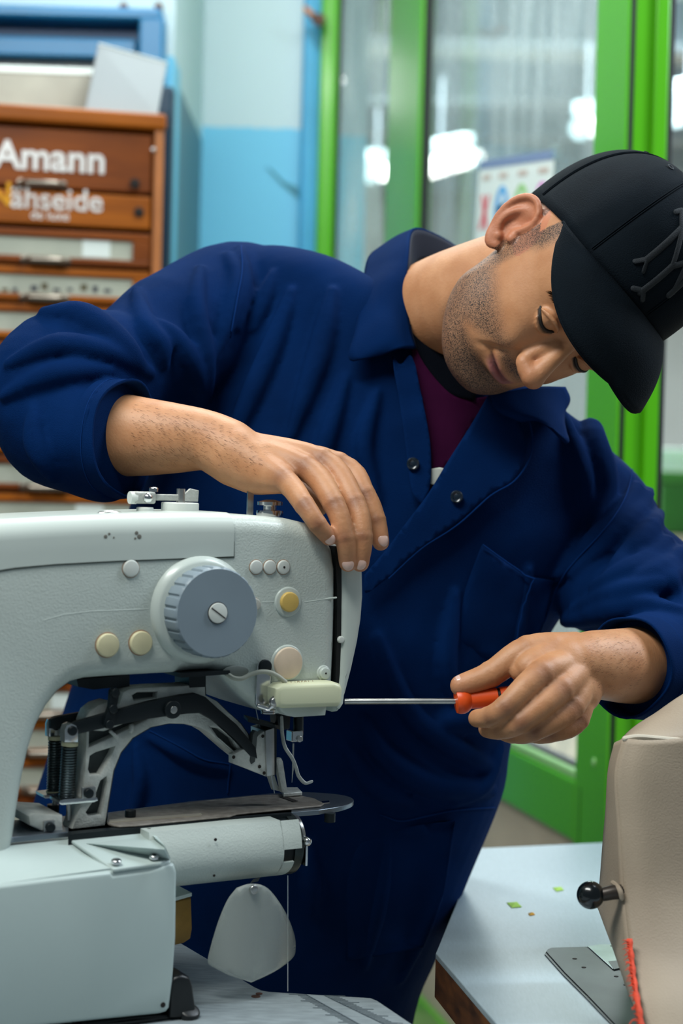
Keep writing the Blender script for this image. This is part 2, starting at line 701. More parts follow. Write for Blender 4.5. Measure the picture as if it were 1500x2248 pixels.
def tube_lamp(px0, py0, px1, py1, d0, d1, label, r=0.022, power=9.0):
    a, b = W(px0, py0, d0), W(px1, py1, d1)
    t = thing('fluorescent_lamp', label, 'lamp', (a + b) / 2)
    m = mat('lamp_tube_glow', (255, 255, 250), 0.5, emit=power)
    ax = nrm(b - a)
    obj('tube', tube([a, b], r, 12), m, t)
    up = Z_ * (r + 0.012)
    obj('housing', box(a + up - np.cross(ax, Z_) * 0.03, b - a, np.cross(ax, Z_) * 0.06, Z_ * 0.05), M['wall_up'], t, smooth=False)
    for e in (a, b):
        obj('end_cap', disc(e - ax * 0.012, ax, r * 1.15, 0.024, 0.003, 16), M['wall_up'], t)
    obj('hanger', tube([(a + b) / 2 + up, np.array([*((a + b) / 2)[:2], CEIL])], 0.006, 8), M['beam'], t)
    return t


tube_lamp(900, 380, 1024, 346, 6.4, 7.4, 'long glowing tube lamp seen through the glass, left of the poster', 0.040, 7)
tube_lamp(1030, 347, 1075, 338, 8.7, 9.4, 'short faint tube lamp end just above the poster', 0.030, 4)
tube_lamp(815, 379, 838, 377, 7.4, 7.9, 'small round lamp glow between the two left green frame bars', 0.038, 7)
tube_lamp(1275, 282, 1302, 277, 6.0, 6.4, 'round lamp glow beside the wide green bar above the cap', 0.034, 7)
tube_lamp(1487, 245, 1530, 232, 6.0, 6.4, 'bright lamp glow at the right edge of the photo', 0.046, 7)

# blurred furniture of the next room (right edge)
t = thing('storage_crate', 'dark green crate behind the glass at the right edge', 'crate', W(1520, 1170, 5.0))
g1 = mat('crate_green', (44, 118, 34), 0.5, var=0.2, vscale=10)
c0 = W(1452, 1172, 5.0)
obj('body', box(c0, X_ * 0.3, Y_ * 0.3, Z_ * 0.15), g1, t, smooth=False, bevel=0.006)
obj('rim', box(c0 + np.array([-0.008, -0.008, 0.15]), X_ * 0.316, Y_ * 0.316, Z_ * 0.035), mat('crate_rim', (62, 138, 48), 0.5), t, smooth=False, bevel=0.004)
b0 = W(1440, 1205, 5.0)
t = thing('side_table', 'pale table carrying the green crate behind the glass', 'table', (b0[0] + 0.3, b0[1] + 0.2, 0))
obj('table_top', box(b0 - Y_ * 0.05, X_ * 0.7, Y_ * 0.5, Z_ * (c0[2] - b0[2] - 0.001)), M['panel_beige'], t, smooth=False)
for sx_, sy_ in ((0.03, 0), (0.62, 0), (0.03, 0.38), (0.62, 0.38)):
    obj('leg', box((b0[0] + sx_, b0[1] + sy_, 0), X_ * 0.04, Y_ * 0.04, Z_ * b0[2]), M['beam'], t, smooth=False)
w0 = W(1456, 1032, 5.36)
t = thing('white_carton', 'white carton standing behind the green crate', 'box', w0)
obj('carton_body', box((w0[0], w0[1] + 0.06, b0[2] + 0.036), X_ * 0.35, Y_ * 0.14, Z_ * (w0[2] + 0.055 - b0[2] - 0.036)), M['paper'], t, smooth=False, bevel=0.003)
obj('carton_lid', box((w0[0] - 0.004, w0[1] + 0.056, w0[2] + 0.04), X_ * 0.358, Y_ * 0.148, Z_ * 0.03), M['paper'], t, smooth=False, bevel=0.003)

# ---------------------------------------------------------------- green door
zt = 2.62
tr1 = Plane(W(680, 300, 3.73), X_)
xa, xb = tr1.pix(660, 300)[0], tr1.pix(699, 300)[0]
t1 = obj('trim_1', tube([(xa + 0.012 + 0.004, yW - 0.012, 0), (xa + 0.016, yW - 0.012, CEIL)], 0.016, 16), M['blue_pipe'], kind='structure')
obj('trim_2', box((xa + 0.026, yW - 0.02, 0), (xb - xa - 0.026, 0, 0), (0, 0.02, 0), (0, 0, CEIL)), M['blue_pipe'], kind='structure', smooth=False, bevel=0.005)
hk = thing('wall_hook', 'small rusty hook with an orange tip on the blue trim', 'hook', W(695, 40, 3.68))
obj('tip', tube([W(672, 20, 3.67), W(690, 38, 3.67)], [0.006, 0.007], 10, 'round'), M['orange_cable'], hk)
obj('stem', tube([W(690, 38, 3.67), W(700, 44, 3.66), W(706, 40, 3.70)], [0.009, 0.014, 0.010], 10, 'round'), M['rust'], hk)

fr = thing('door_frame', '', '', (0.0, yW, 0), kind='structure')
xa, xb, xc = PW.pix(700, 270)[0], PW.pix(739, 270)[0], PW.pix(747, 270)[0]
obj('jamb', box((xa, yW - 0.03, 0), (xb - xa, 0, 0), (0, 0.1, 0), (0, 0, zt)), M['green'], fr, smooth=False, bevel=0.010, seg=4)
obj('seal', box((xb, yW - 0.01, 0), (xc - xb, 0, 0), (0, 0.06, 0), (0, 0, zt)), M['seal'], fr, smooth=False)
xd = PW.pix(846, 270)[0]
obj('side_pane', box((xc, yW + 0.02, 0.1), (xd - xc, 0, 0), (0, 0.006, 0), (0, 0, zt - 0.1)), M['glass'], fr, smooth=False)
obj('head', box((xa, yW - 0.03, zt), (2.6, 0, 0), (0, 0.1, 0), (0, 0, 0.08)), M['green'], fr, smooth=False)

PD = Plane(W(1284, 1000, 2.60), (0.245, -1.0, 0))          # face of the open leaf; u grows towards the camera
dr = thing('door_1', '', '', PD.at(-0.5, -PD.o[2]), kind='structure')
zo = -PD.o[2]
u0, u1 = PD.uv(850, 250)[0], PD.uv(921, 250)[0]
u2, u3 = PD.uv(1284, 1000)[0], PD.uv(1352, 1000)[0]
zr1 = PD.uv(1262, 1716)[1] + PD.o[2]
zr0 = PD.uv(1260, 1850)[1] + PD.o[2]
TH = 0.070


def pd_box(ua, ub, za, zb, f0, f1):
    return box(PD.at(ua, za - PD.o[2], f1), PD.a * (ub - ua), PD.n * (f0 - f1), Z_ * (zb - za))


obj('stile', pd_box(u0, u1, 0.02, zt - 0.02, 0, -0.03), M['green'], dr, smooth=False, bevel=0.006)
obj('stile', pd_box(u2, u3, 0.02, zt - 0.02, 0, -0.004), M['green'], dr, smooth=False)
obj('seal', pd_box(u2, u3 - 0.002, 0.02, zt - 0.02, -0.0041, -0.0125), M['seal'], dr, smooth=False)
obj('stile', pd_box(u2, u3, 0.02, zt - 0.02, -0.0126, -0.040), M['green'], dr, smooth=False, bevel=0.002)
obj('stile', pd_box(u2, u3 + 0.010, 0.02, zt - 0.02, -0.0401, -0.062), M['green'], dr, smooth=False, bevel=0.003)
obj('seal', pd_box(u2, u3 + 0.006, 0.02, zt - 0.02, -0.0621, -0.071), M['seal'], dr, smooth=False)
obj('glazing_seal', pd_box(u1, u1 + 0.018, zr1 + 0.02, zt - 0.12, -0.006, -0.02), M['seal'], dr, smooth=False)
obj('rail', pd_box(u1, u2 - 0.001, zr0, zr1, -0.0005, -TH + 0.001), M['green'], dr, smooth=False, bevel=0.004)
obj('rail', pd_box(u1, u2, zt - 0.14, zt - 0.02, -0.0005, -TH + 0.001), M['green'], dr, smooth=False)
obj('rail', pd_box(u1, u2, 0.02, 0.16, -0.0005, -TH + 0.001), M['green'], dr, smooth=False)
obj('glazing_bead', pd_box(u1, u2, zr1, zr1 + 0.016, -0.004, -0.03), M['bead_lit'], dr, smooth=False, bevel=0.004)
obj('glazing_seal', pd_box(u1, u2, zr1 + 0.0165, zr1 + 0.021, -0.012, -0.03), M['seal'], dr, smooth=False)
obj('glass_pane', pd_box(u1, u2, zr1 + 0.005, zt - 0.12, -0.022, -0.028), M['glass'], dr, smooth=False)
obj('lower_panel', pd_box(u1, u2, 0.1, zr0, -0.012, -0.05), M['panel_beige'], dr, smooth=False)
uj = PD.uv(1272, 1780)[0]
obj('joint_line', pd_box(uj, uj + 0.004, zr0 + 0.002, zr1 - 0.004, 0.0006, -0.002), mat('joint_green', (44, 108, 4), 0.5), dr, smooth=False)  # darker green line at the joint of rail and stile
c = PD.pix(1305, 1673)
obj('screw', disc(c, PD.n, 0.006, 0.002, 0.001, 16), M['bead_lit'], dr)
hp = PD.uv(846, 20)
for dz0, dz1 in ((0.0, 0.42),):
    a = PD.at(u0 - 0.02, PD.uv(848, 74)[1], 0.012)
    b = PD.at(u0 - 0.02, PD.uv(848, -60)[1], 0.012)
    mid = a + (b - a) * 0.45
    obj('hinge', join(tube([a, mid - Z_ * 0.002], 0.012, 14), tube([mid, b], 0.0125, 14)), mat('hinge_green', (40, 110, 10), 0.35), dr)

# notice taped to the leaf glass, hanging crooked
po = PD.uv(1030, 352)
ang = math.radians(-7.0)
pu, pv = np.array([math.cos(ang), math.sin(ang)]), np.array([-math.sin(ang), math.cos(ang)])
wid = (PD.uv(1192, 336)[0] - po[0]) / pu[0]
hei = wid * 0.80
pn = thing('notice_poster', 'white notice with four round coloured pictograms taped to the door glass', 'poster', PD.at(*po, -0.02))


def ppt(s, t, off):
    q = po + pu * s * wid - pv * t * hei
    return PD.at(q[0], q[1], -0.0215 + off)


def ppoly(pts, off, thick=0.0004):
    return slab([ppt(s, t, off) for s, t in pts], PD.n * thick)


def ring_pts(cs, ct, rs, rt, n=20):
    return [(cs + rs * math.cos(2 * math.pi * k / n), ct + rt * math.sin(2 * math.pi * k / n)) for k in range(n)]


obj('sheet', ppoly([(0, 0), (1, 0), (1, 1), (0, 1)], 0), M['paper'], pn, smooth=False)
obj('header_strip', ppoly([(0, 0), (1, 0), (1, 0.05), (0, 0.05)], 0.0006), mat('print_greyblue', (120, 140, 176), 0.7), pn, smooth=False)
PR = {k: mat('print_' + k, v, 0.7) for k, v in dict(red=(214, 78, 92), blue=(86, 166, 222), green=(150, 200, 130), pink=(212, 120, 200),
                                                     dark=(44, 48, 62), brown=(84, 76, 50), pale=(226, 236, 236), tan=(196, 180, 170)).items()}
for i, (s, colr) in enumerate(((0.12, None), (0.36, 'blue'), (0.62, 'green'), (0.88, 'pink'))):
    obj('caption', ppoly([(s - 0.06, 0.085), (s + 0.06, 0.085), (s + 0.06, 0.115), (s - 0.06, 0.115)], 0.0006), PR['tan'], pn, smooth=False)
    if colr:
        obj('pictogram_disc', ppoly(ring_pts(s, 0.29, 0.095, 0.135), 0.0006), PR[colr], pn, smooth=False)
        if colr == 'pink':
            obj('pictogram_centre', ppoly(ring_pts(s, 0.29, 0.075, 0.105), 0.0011), PR['pale'], pn, smooth=False)
            obj('pictogram_bar', ppoly([(s - 0.06, 0.21), (s - 0.035, 0.20), (s + 0.06, 0.37), (s + 0.035, 0.38)], 0.0016), PR['pink'], pn, smooth=False)
            obj('pictogram_bottle', ppoly([(s - 0.02, 0.22), (s + 0.03, 0.22), (s + 0.03, 0.34), (s - 0.02, 0.34)], 0.0013), PR['tan'], pn, smooth=False)
        else:
            dk = PR['dark'] if colr == 'blue' else PR['brown']
            obj('pictogram_head', ppoly(ring_pts(s + 0.01, 0.235, 0.028, 0.034, 14), 0.0011), PR['pale'], pn, smooth=False)
            obj('pictogram_figure', ppoly([(s - 0.055, 0.28), (s, 0.265), (s + 0.05, 0.25), (s + 0.045, 0.32), (s + 0.01, 0.35), (s - 0.04, 0.33)], 0.0013), dk, pn, smooth=False)
    else:
        obj('pictogram_cross', ppoly([(0.06, 0.20), (0.10, 0.20), (0.125, 0.26), (0.155, 0.20), (0.19, 0.20), (0.15, 0.30), (0.19, 0.40), (0.15, 0.40),
                                      (0.12, 0.34), (0.09, 0.40), (0.05, 0.40), (0.095, 0.30)], 0.0006), PR['red'], pn, smooth=False)
obj('text_line', ppoly([(0.05, 0.50), (0.62, 0.50), (0.62, 0.53), (0.05, 0.53)], 0.0006), PR['green'], pn, smooth=False)
obj('text_line', ppoly([(0.40, 0.60), (0.70, 0.60), (0.70, 0.63), (0.40, 0.63)], 0.0006), PR['blue'], pn, smooth=False)
for s, t in ((0.0, 0.0), (1.0, 0.0)):
    obj('tape', ppoly([(s - 0.05, t - 0.03), (s + 0.05, t - 0.03), (s + 0.05, t + 0.05), (s - 0.05, t + 0.05)], 0.0009), M['glass'], pn, smooth=False)

# ---------------------------------------------------------------- blue window frame on the near wall
wf = thing('window_1', '', '', (PL.pix(180, 80)[0], yL, PL.pix(180, 80)[2]), kind='structure')


def on_wall(px0, py0, px1, py1, f0, f1=0.0):
    a = PL.uv(px0, (py0 + py1) / 2)[0]
    b = PL.uv(px1, (py0 + py1) / 2)[0]
    c = PL.uv((px0 + px1) / 2, py1)[1]
    d = PL.uv((px0 + px1) / 2, py0)[1]
    return box(PL.at(a, c, f1), PL.a * (b - a), PL.n * (f0 - f1), PL.b * (d - c))


obj('top_bar', on_wall(-300, 25, 362, 52, 0.05), M['blue_trim'], wf, smooth=False, bevel=0.006)
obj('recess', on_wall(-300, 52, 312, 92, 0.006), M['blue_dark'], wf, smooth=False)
obj('inner_bar', on_wall(-300, 88, 305, 132, 0.035), M['blue_trim'], wf, smooth=False, bevel=0.005)
obj('pane', on_wall(-300, 132, 312, 420, 0.008), M['grey_card'], wf, smooth=False)
obj('side_post', on_wall(310, 52, 366, 200, 0.05), M['blue_trim'], wf, smooth=False, bevel=0.006)
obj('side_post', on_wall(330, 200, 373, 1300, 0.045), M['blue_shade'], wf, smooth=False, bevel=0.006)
for x in (274, 350):
    obj('fixing', disc(PL.pix(x, 20, 0.02), PL.n, 0.008, 0.02, 0.003, 12), M['rust'], wf)

# ================================================================ thread cabinet
th = math.radians(11)
PC = Plane(W(352, 700, 2.85), (math.cos(th), math.sin(th), 0))      # u grows to the right; front plane of the carcass
cu0, cu1, cu2 = PC.uv(-420, 700)[0], PC.uv(330, 700)[0], PC.uv(352, 700)[0]
cz = PC.o[2]
zc1 = PC.uv(180, 238)[1]
zc2 = PC.uv(180, 276)[1]
zc0 = -cz + 0.06
CD = 0.20


def cbox(ua, ub, va, vb, f0, f1):
    return box(PC.at(ua, va, f1), PC.a * (ub - ua), PC.n * (f0 - f1), PC.b * (vb - va))


cab = thing('thread_cabinet', 'tall brown wooden cabinet with many flat window-fronted thread drawers', 'cabinet', PC.at((cu0 + cu2) / 2, -cz, -0.2))
obj('side_panel', cbox(cu1, cu2, zc0, zc1 - 0.02, 0.0, -CD), M['wood_edge'], cab, smooth=False, bevel=0.005)
obj('side_panel', cbox(cu0, cu0 + 0.02, zc0, zc1 - 0.02, 0.0, -CD), M['wood_edge'], cab, smooth=False)
obj('top_board', cbox(cu0 - 0.003, cu2 + 0.003, zc2, zc1, 0.006, -CD), M['wood_light'], cab, smooth=False, bevel=0.007)
obj('back_panel', cbox(cu0, cu2, zc0, zc2, -CD, -CD - 0.008), M['gap_dark'], cab, smooth=False)
obj('inner_void', cbox(cu0 + 0.02, cu1, zc0, zc2, -0.03, -CD + 0.01), M['gap_dark'], cab, smooth=False)
obj('plinth', cbox(cu0, cu2, -cz, zc0, -0.02, -CD + 0.02), M['wood'], cab, smooth=False)
for x, y in ((349, 278), (337, 329)):
    obj('corner_nail', disc(PC.pix(x, y, 0.001), PC.n, 0.004, 0.0025, 0.001, 12), M['steel'], cab)


def cv(py, px=180):
    return PC.uv(px, py)[1]


fp = obj('flap_panel', cbox(cu0 + 0.022, cu1 - 0.003, cv(415), cv(285), -0.006, -0.028), M['wood'], cab, smooth=False, bevel=0.003)
fe = PC.uv(-14, 380)
obj('lettering', text_mesh('Amann', 0.0635, PC.at(fe[0], cv(376), -0.006), PC.a, PC.b, PC.n, 0.0015, bold=0.0016), M['letter'], fp, smooth=False,
    label='large silver serif letters')
fp2 = obj('flap_panel', cbox(cu0 + 0.022, cu1 - 0.003, cv(496), cv(423), -0.004, -0.028), M['wood_light'], cab, smooth=False, bevel=0.003)
fe2 = PC.uv(-18, 460)
obj('lettering', text_mesh('N', 0.055, PC.at(fe2[0] - 0.010, cv(459), -0.004), PC.a, PC.b, PC.n, 0.0012, bold=0.0008), M['gold'], fp2, smooth=False, label='gold capital letter')
obj('lettering', text_mesh('ähseide', 0.0505, PC.at(PC.uv(22, 460)[0], cv(462), -0.004), PC.a, PC.b, PC.n, 0.0012, bold=0.0006), M['letter'], fp2, smooth=False, label='silver serif letters')
obj('lettering', text_mesh('de luxe', 0.0215, PC.at(PC.uv(66, 480)[0], cv(485), -0.004), PC.a, PC.b, PC.n, 0.0012, bold=0.0002), M['letter'], fp2, smooth=False, label='small silver letters')
for y, x in ((403, 296), (466, 305)):
    obj('keyhole', disc(PC.pix(x, y, -0.004), PC.n, 0.0085, 0.003, 0.001, 16), M['gap_dark'], cab)


def handle(parent, px, py, off):
    c = PC.uv(px, py)
    w = 0.034
    hd = obj('handle', tube([PC.at(c[0] - w, c[1], off + 0.004), PC.at(c[0] - w * 0.7, c[1] - 0.001, off + 0.014), PC.at(c[0] + w * 0.7, c[1] - 0.001, off + 0.014),
                             PC.at(c[0] + w, c[1], off + 0.004)], [0.004, 0.0055, 0.0055, 0.004], 12, 'round'), M['pull'], parent)
    for s in (-1, 1):
        obj('handle_rose', disc(PC.at(c[0] + s * w, c[1], off), PC.n, 0.007, 0.004, 0.0015, 14), M['pull'], hd)


handle(fp, 92, 402, -0.006)
rs = random.Random(3)
pitch_px = 83.0
for k in range(17):
    yt = 520 + pitch_px * k
    v1, v0 = cv(yt - 14), cv(yt + 66)
    w1, w0 = cv(yt + 3), cv(yt + 46)
    uR = PC.uv(292, yt + 20)[0]
    d = obj('drawer', join(cbox(cu0 + 0.024, cu1 - 0.002, w1, v1, -0.004, -0.03), cbox(cu0 + 0.024, cu1 - 0.002, v0 + 0.004, w0, -0.002, -0.03),
                           cbox(uR, cu1 - 0.002, w0, w1, -0.004, -0.03)), M['wood_light'] if k % 3 else M['wood'], cab, smooth=False, bevel=0.002)
    obj('window_card', cbox(cu0 + 0.03, uR, w0, w1, -0.010, -0.026), M['pane'], d, smooth=False)
    handle(d, 98 if k else 100, yt + 51, -0.002)
    if k in (0, 1, 5, 7, 9, 12):
        lx = {0: 181, 7: 166, 1: 60}.get(k, 120 + rs.uniform(-60, 60))
        a, b = PC.uv(lx, yt + 42), PC.uv(lx + 62, yt + 8)
        if k == 1:
            for q in range(9):
                xx = 5 + q * 28 + rs.uniform(-6, 6)
                a = PC.uv(xx, yt + 34 + rs.uniform(-4, 4))
                obj('card_mark', cbox(a[0], a[0] + rs.uniform(0.006, 0.013), a[1], a[1] + rs.uniform(0.005, 0.012), -0.0095, -0.0115), PR['brown'] if q % 3 == 0 else PR['dark'], d, smooth=False)
        else:
            obj('label', cbox(a[0], b[0], a[1], b[1], -0.009, -0.0105), M['paper'], d, smooth=False)
zt1 = zc1 + cz
# things lying on the cabinet
gc = thing('grey_card_box', 'grey flat carton box leaning on top of the cabinet', 'box', PC.at(cu2 - 0.1, zc1, -0.08))
q = [PC.pix(185, 246, -0.03), PC.pix(346, 262, -0.02), PC.pix(368, 138, -0.05), PC.pix(216, 96, -0.06)]
q[0][2] = q[1][2] = zt1 + 0.001
obj('box_body', slab(q, -PC.n * 0.05), M['grey_card'], gc, smooth=False, bevel=0.003)
obj('box_edge', tube([q[3], q[2]], 0.0015, 8), M['paper'], gc)
cs = thing('flat_carton', 'grey-beige flat carton with a white top edge on the cabinet', 'box', PC.at(cu1 - 0.4, zc1, -0.1))
q = [PC.pix(-300, 232, -0.10), PC.pix(190, 244, -0.10), PC.pix(207, 150, -0.13), PC.pix(-300, 132, -0.13)]
q[0][2] = q[1][2] = zt1 + 0.001
obj('carton_body', slab(q, -PC.n * 0.04), M['beige_sheet'], cs, smooth=False, bevel=0.004)
q2 = [q[3] + (q[0] - q[3]) * 0.14, q[2] + (q[1] - q[2]) * 0.14, q[2], q[3]]
obj('white_edge', slab([p + PC.n * 0.0015 for p in q2], -PC.n * 0.043), M['paper'], cs, smooth=False, bevel=0.002)
# ================================================================ tables
M['table_top'] = mat('grey_laminate', (138, 148, 152), 0.42, var=0.22, vscale=55, bump=0.15, bscale=600, stretch=(1, 4, 1))
M['table_top2'] = mat('pale_laminate', (150, 166, 174), 0.36, var=0.07, vscale=90, stretch=(6, 1, 1))
M['plywood'] = mat('worn_plywood_edge', (104, 62, 28), 0.55, var=0.6, vscale=26, dark=(52, 28, 12), stretch=(1, 1, 3))
ZT = 0.75
PT = Plane((0, 1.5, ZT), X_, Y_)             # table height plane


def tz(px, py):
    return PT.pix(px, py)


lt = thing('sewing_table', 'grey laminate machine table with cut corner and printed ruler under the white machine', 'table', (-0.2, 1.45, 0))
tp = [tz(385, 2062), tz(470, 2112), tz(562, 2167), tz(575, 2173), tz(590, 2176), tz(815, 2190), tz(830, 2196), tz(910, 2250), tz(1090, 2420)]
far_l = np.array([-0.75, tp[0][1] + 0.02, ZT])
front = [np.array([0.12, 1.0, ZT]), np.array([-0.75, 1.0, ZT])]
# the back edge runs on to the left behind the machine foot
lo = tp[0] + (tp[0] - tp[2]) * 0.12
top_poly = [lo] + tp[1:] + front + [np.array([-0.75, lo[1], ZT])]
obj('table_top', slab(top_poly, (0, 0, -0.03)), M['table_top'], lt, smooth=False, bevel=0.002)
for x, y in ((-0.62, 1.08), (0.0, 1.08), (-0.62, 1.5), (-0.22, 1.5)):
    obj('leg', box((x, y, 0), X_ * 0.045, Y_ * 0.045, Z_ * (ZT - 0.03)), M['beam'], lt, smooth=False)
ink = mat('printed_ink', (72, 84, 92), 0.6)
# printed ruler: two lines with ticks
ra0, ra1 = tz(672, 2184), tz(790, 2250)
rb0, rb1 = tz(712, 2186), tz(845, 2250)
for a, b, tl in ((ra0, ra1, -0.010), (rb0, rb1, 0.012)):
    b = a + (b - a) * 1.6
    ax = nrm(b - a)
    sd = nrm(np.cross(Z_, ax))
    vs = [box(a + Z_ * 0.0003 - sd * 0.0004, b - a, sd * 0.0008, Z_ * 0.0003)]
    L = np.linalg.norm(b - a)
    k = 0
    s = 0.0
    while s < L:
        ln = abs(tl) * (1.5 if k % 5 == 0 else 0.9)
        dr_ = X_ * math.copysign(1, tl)
        vs.append(box(a + ax * s + Z_ * 0.0003, dr_ * ln, ax * 0.0007, Z_ * 0.0003))
        s += 0.0042
        k += 1
    obj('ruler_print', join(*vs), ink, lt, smooth=False, kind='stuff')
for x, y, r in ((562, 2188, 0.004), (569, 2182, 0.003)):
    obj('stain', disc(tz(x, y), Z_, r, 0.0006, 0.0002, 14), M['rust'], lt)

rt_ = thing('right_table', 'pale laminate table with worn plywood edge beside the man', 'table', (0.5, 1.7, 0))
ca = tz(957, 2092)
far_a = tz(1052, 1862)
far_b = tz(1330, 1849)
far_b = far_a + (far_b - far_a) * 3.2
nr_a = ca + (tz(1092, 2250) - ca) * 2.2
nr_b = nr_a + (far_b - far_a) * 0.9
obj('table_top', slab([ca, nr_a, nr_b, far_b, far_a], (0, 0, -0.006)), M['table_top2'], rt_, smooth=False, bevel=0.001)
ins = Z_ * -0.006
obj('table_core', slab([p + ins for p in (ca, nr_a, nr_b, far_b, far_a)], (0, 0, -0.036)), M['plywood'], rt_, smooth=False)
for p in (ca + (far_b - ca) * 0.08 + (nr_a - ca) * 0.25, nr_b + (ca - nr_b) * 0.1, far_b + (ca - far_b) * 0.08):
    obj('leg', box((p[0], p[1], 0), X_ * 0.05, Y_ * 0.05, Z_ * (ZT - 0.042)), M['beam'], rt_, smooth=False)
scr = mat('green_paper', (150, 190, 70), 0.7)
for i, (poly, lb) in enumerate(((((1113, 1983), (1135, 1981), (1146, 1992), (1124, 1994)), 'largest light green paper scrap on the pale table'),
                                (((1214, 1950), (1232, 1948), (1238, 1955), (1222, 1958)), 'light green paper scrap nearest the black ball knob'),
                                (((1160, 2006), (1172, 2005), (1175, 2009), (1163, 2011)), 'tiny yellowish paper scrap on the pale table'))):
    pts = [tz(*p) + Z_ * 0.0008 for p in poly]
    c = sum(pts) / 4
    ctr = [c + Z_ * 0.0015]
    V = pts + ctr + [p - Z_ * 0.0005 for p in pts]
    obj('paper_scrap', (V, [(0, 1, 4), (1, 2, 4), (2, 3, 4), (3, 0, 4), (8, 7, 6, 5), (0, 5, 6, 1), (1, 6, 7, 2), (2, 7, 8, 3), (3, 8, 5, 0)]),
        scr if i < 2 else M['gold'], smooth=False, label=lb, cat='paper scrap', group='paper scraps on the right table')

# ================================================================ white sewing machine
M['enamel'] = mat('white_hammer_enamel', (190, 199, 193), 0.34, var=0.035, vscale=6, bump=0.22, bscale=560, coat=0.15)
M['enamel_s'] = mat('white_smooth_enamel', (192, 201, 195), 0.32, var=0.03, vscale=7, coat=0.15)
M['base_white'] = mat('base_enamel', (176, 190, 187), 0.4, var=0.03, vscale=5)
M['knob_grey'] = mat('grey_plastic', (124, 138, 148), 0.42, var=0.05, vscale=20)
M['plug_white'] = mat('white_plug', (208, 212, 206), 0.4)
M['plug_cream'] = mat('yellowed_plug', (214, 206, 168), 0.42, var=0.1, vscale=60)
M['plug_yellow'] = mat('yellow_plug', (206, 172, 92), 0.42, var=0.12, vscale=60)
M['plug_pink'] = mat('pinkish_plug', (218, 196, 172), 0.4, var=0.1, vscale=50)
M['cast'] = mat('cast_aluminium', (208, 210, 204), 0.42, metal=0.2, var=0.35, vscale=60, bump=0.3, bscale=500, dark=(166, 168, 163))
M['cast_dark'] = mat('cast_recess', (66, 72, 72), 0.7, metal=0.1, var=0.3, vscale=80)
M['black_steel'] = mat('blackened_steel', (14, 24, 29), 0.45, metal=0.3)
M['spring'] = mat('spring_wire', (74, 84, 88), 0.3, metal=0.9)
M['plate_worn'] = mat('worn_brown_steel', (150, 143, 134), 0.45, metal=0.25, var=0.35, vscale=120, dark=(112, 105, 97))
M['plate_steel'] = mat('polished_plate', (130, 140, 150), 0.28, metal=0.8)
M['light_bar'] = mat('ivory_plastic', (216, 218, 184), 0.34)
M['thread'] = mat('white_thread', (206, 214, 222), 0.7)
M['hook_dark'] = mat('hook_steel', (62, 70, 70), 0.35, metal=0.7)
M['block_wood'] = mat('yellow_pine_block', (172, 128, 54), 0.5, var=0.4, vscale=30)

th = math.radians(30)
MU = np.array([math.cos(th), math.sin(th), 0])
PM = Plane(W(455, 1342, 1.455), MU)              # side face of the machine (n towards the camera)
MN = PM.n
sew = thing('sewing_machine', 'white industrial sewing machine with a large grey knob in front of the man', 'sewing machine', PM.at(-0.05, ZT - PM.o[2], -0.06))


def mp(px, py, off=0.0):
    return PM.pix(px, py, off)


arm = [(-150, 1168), (0, 1144), (120, 1137), (260, 1131), (420, 1128), (560, 1131), (640, 1138), (690, 1150), (722, 1172), (740, 1205), (747, 1250), (747, 1330), (745, 1420),
       (741, 1500), (738, 1552), (722, 1563), (690, 1568), (650, 1570), (612, 1572), (578, 1560), (545, 1535), (515, 1505), (494, 1482),
       (470, 1473), (430, 1475), (395, 1480), (320, 1484), (250, 1488), (195, 1492), (165, 1500), (138, 1520), (112, 1553), (90, 1595), (72, 1650), (58, 1715),
       (46, 1790), (38, 1850), (30, 1885), (22, 1898), (5, 1906), (-60, 1915), (-150, 1925)]
ob = obj('arm', plate_px(PM, arm, f0=0.0, f1=-0.115, rnd=0.016, steps=6), M['enamel'], sew)
# top cover, slightly proud of the arm
cov = [(-150, 1166), (0, 1141), (120, 1134), (260, 1128), (420, 1125), (470, 1126), (492, 1134), (505, 1155), (511, 1185), (512, 1221), (380, 1226), (250, 1231), (120, 1238), (30, 1246), (-30, 1256), (-150, 1285)]
topl = [(-150, 1166), (0, 1141), (120, 1134), (260, 1128), (420, 1125), (512, 1126)]
botl = [(-150, 1285), (-30, 1256), (30, 1246), (120, 1238), (250, 1231), (380, 1226), (512, 1221)]
tU = [PM.uv(*p) for p in topl]
bU = [PM.uv(*p) for p in botl]
rings = []
uE = bU[-1][0]
for i_, uu in enumerate(np.linspace(bU[0][0], uE, 40)):
    zt2 = np.interp(uu, [q[0] for q in tU], [q[1] for q in tU])
    zb2 = np.interp(uu, [q[0] for q in bU], [q[1] for q in bU])
    Rr = 0.0172
    fv, bv_ = 0.0012, -0.1162
    pr_ = [(fv, zb2), (fv, (zb2 + zt2 - Rr) / 2), (fv, zt2 - Rr)]
    pr_ += [(fv - Rr + Rr * math.cos(a_), zt2 - Rr + Rr * math.sin(a_)) for a_ in np.linspace(0.2, math.pi / 2, 8)]
    pr_ += [(bv_ + Rr, zt2)] + [(bv_ + Rr - Rr * math.sin(a_), zt2 - Rr + Rr * math.cos(a_)) for a_ in np.linspace(0.3, math.pi / 2, 6)] + [(bv_, zb2)]
    rings.append([PM.at(uu, z_, v_) for v_, z_ in pr_])
obj('top_cover', loft(rings), M['enamel_s'], sew, auto=50)
gapc = [(513, 1221), (380, 1226), (250, 1231), (120, 1238), (30, 1246), (-30, 1256), (-150, 1285), (-150, 1289), (-30, 1260), (30, 1250), (120, 1241), (250, 1234), (380, 1229), (515, 1225), (515, 1190), (512, 1180)]
obj('cover_edge_line', plate_px(PM, gapc, f0=0.0005, f1=-0.004), mat('seam_line', (86, 92, 84), 0.8), sew)  # dark grey line along the cover's lower edge
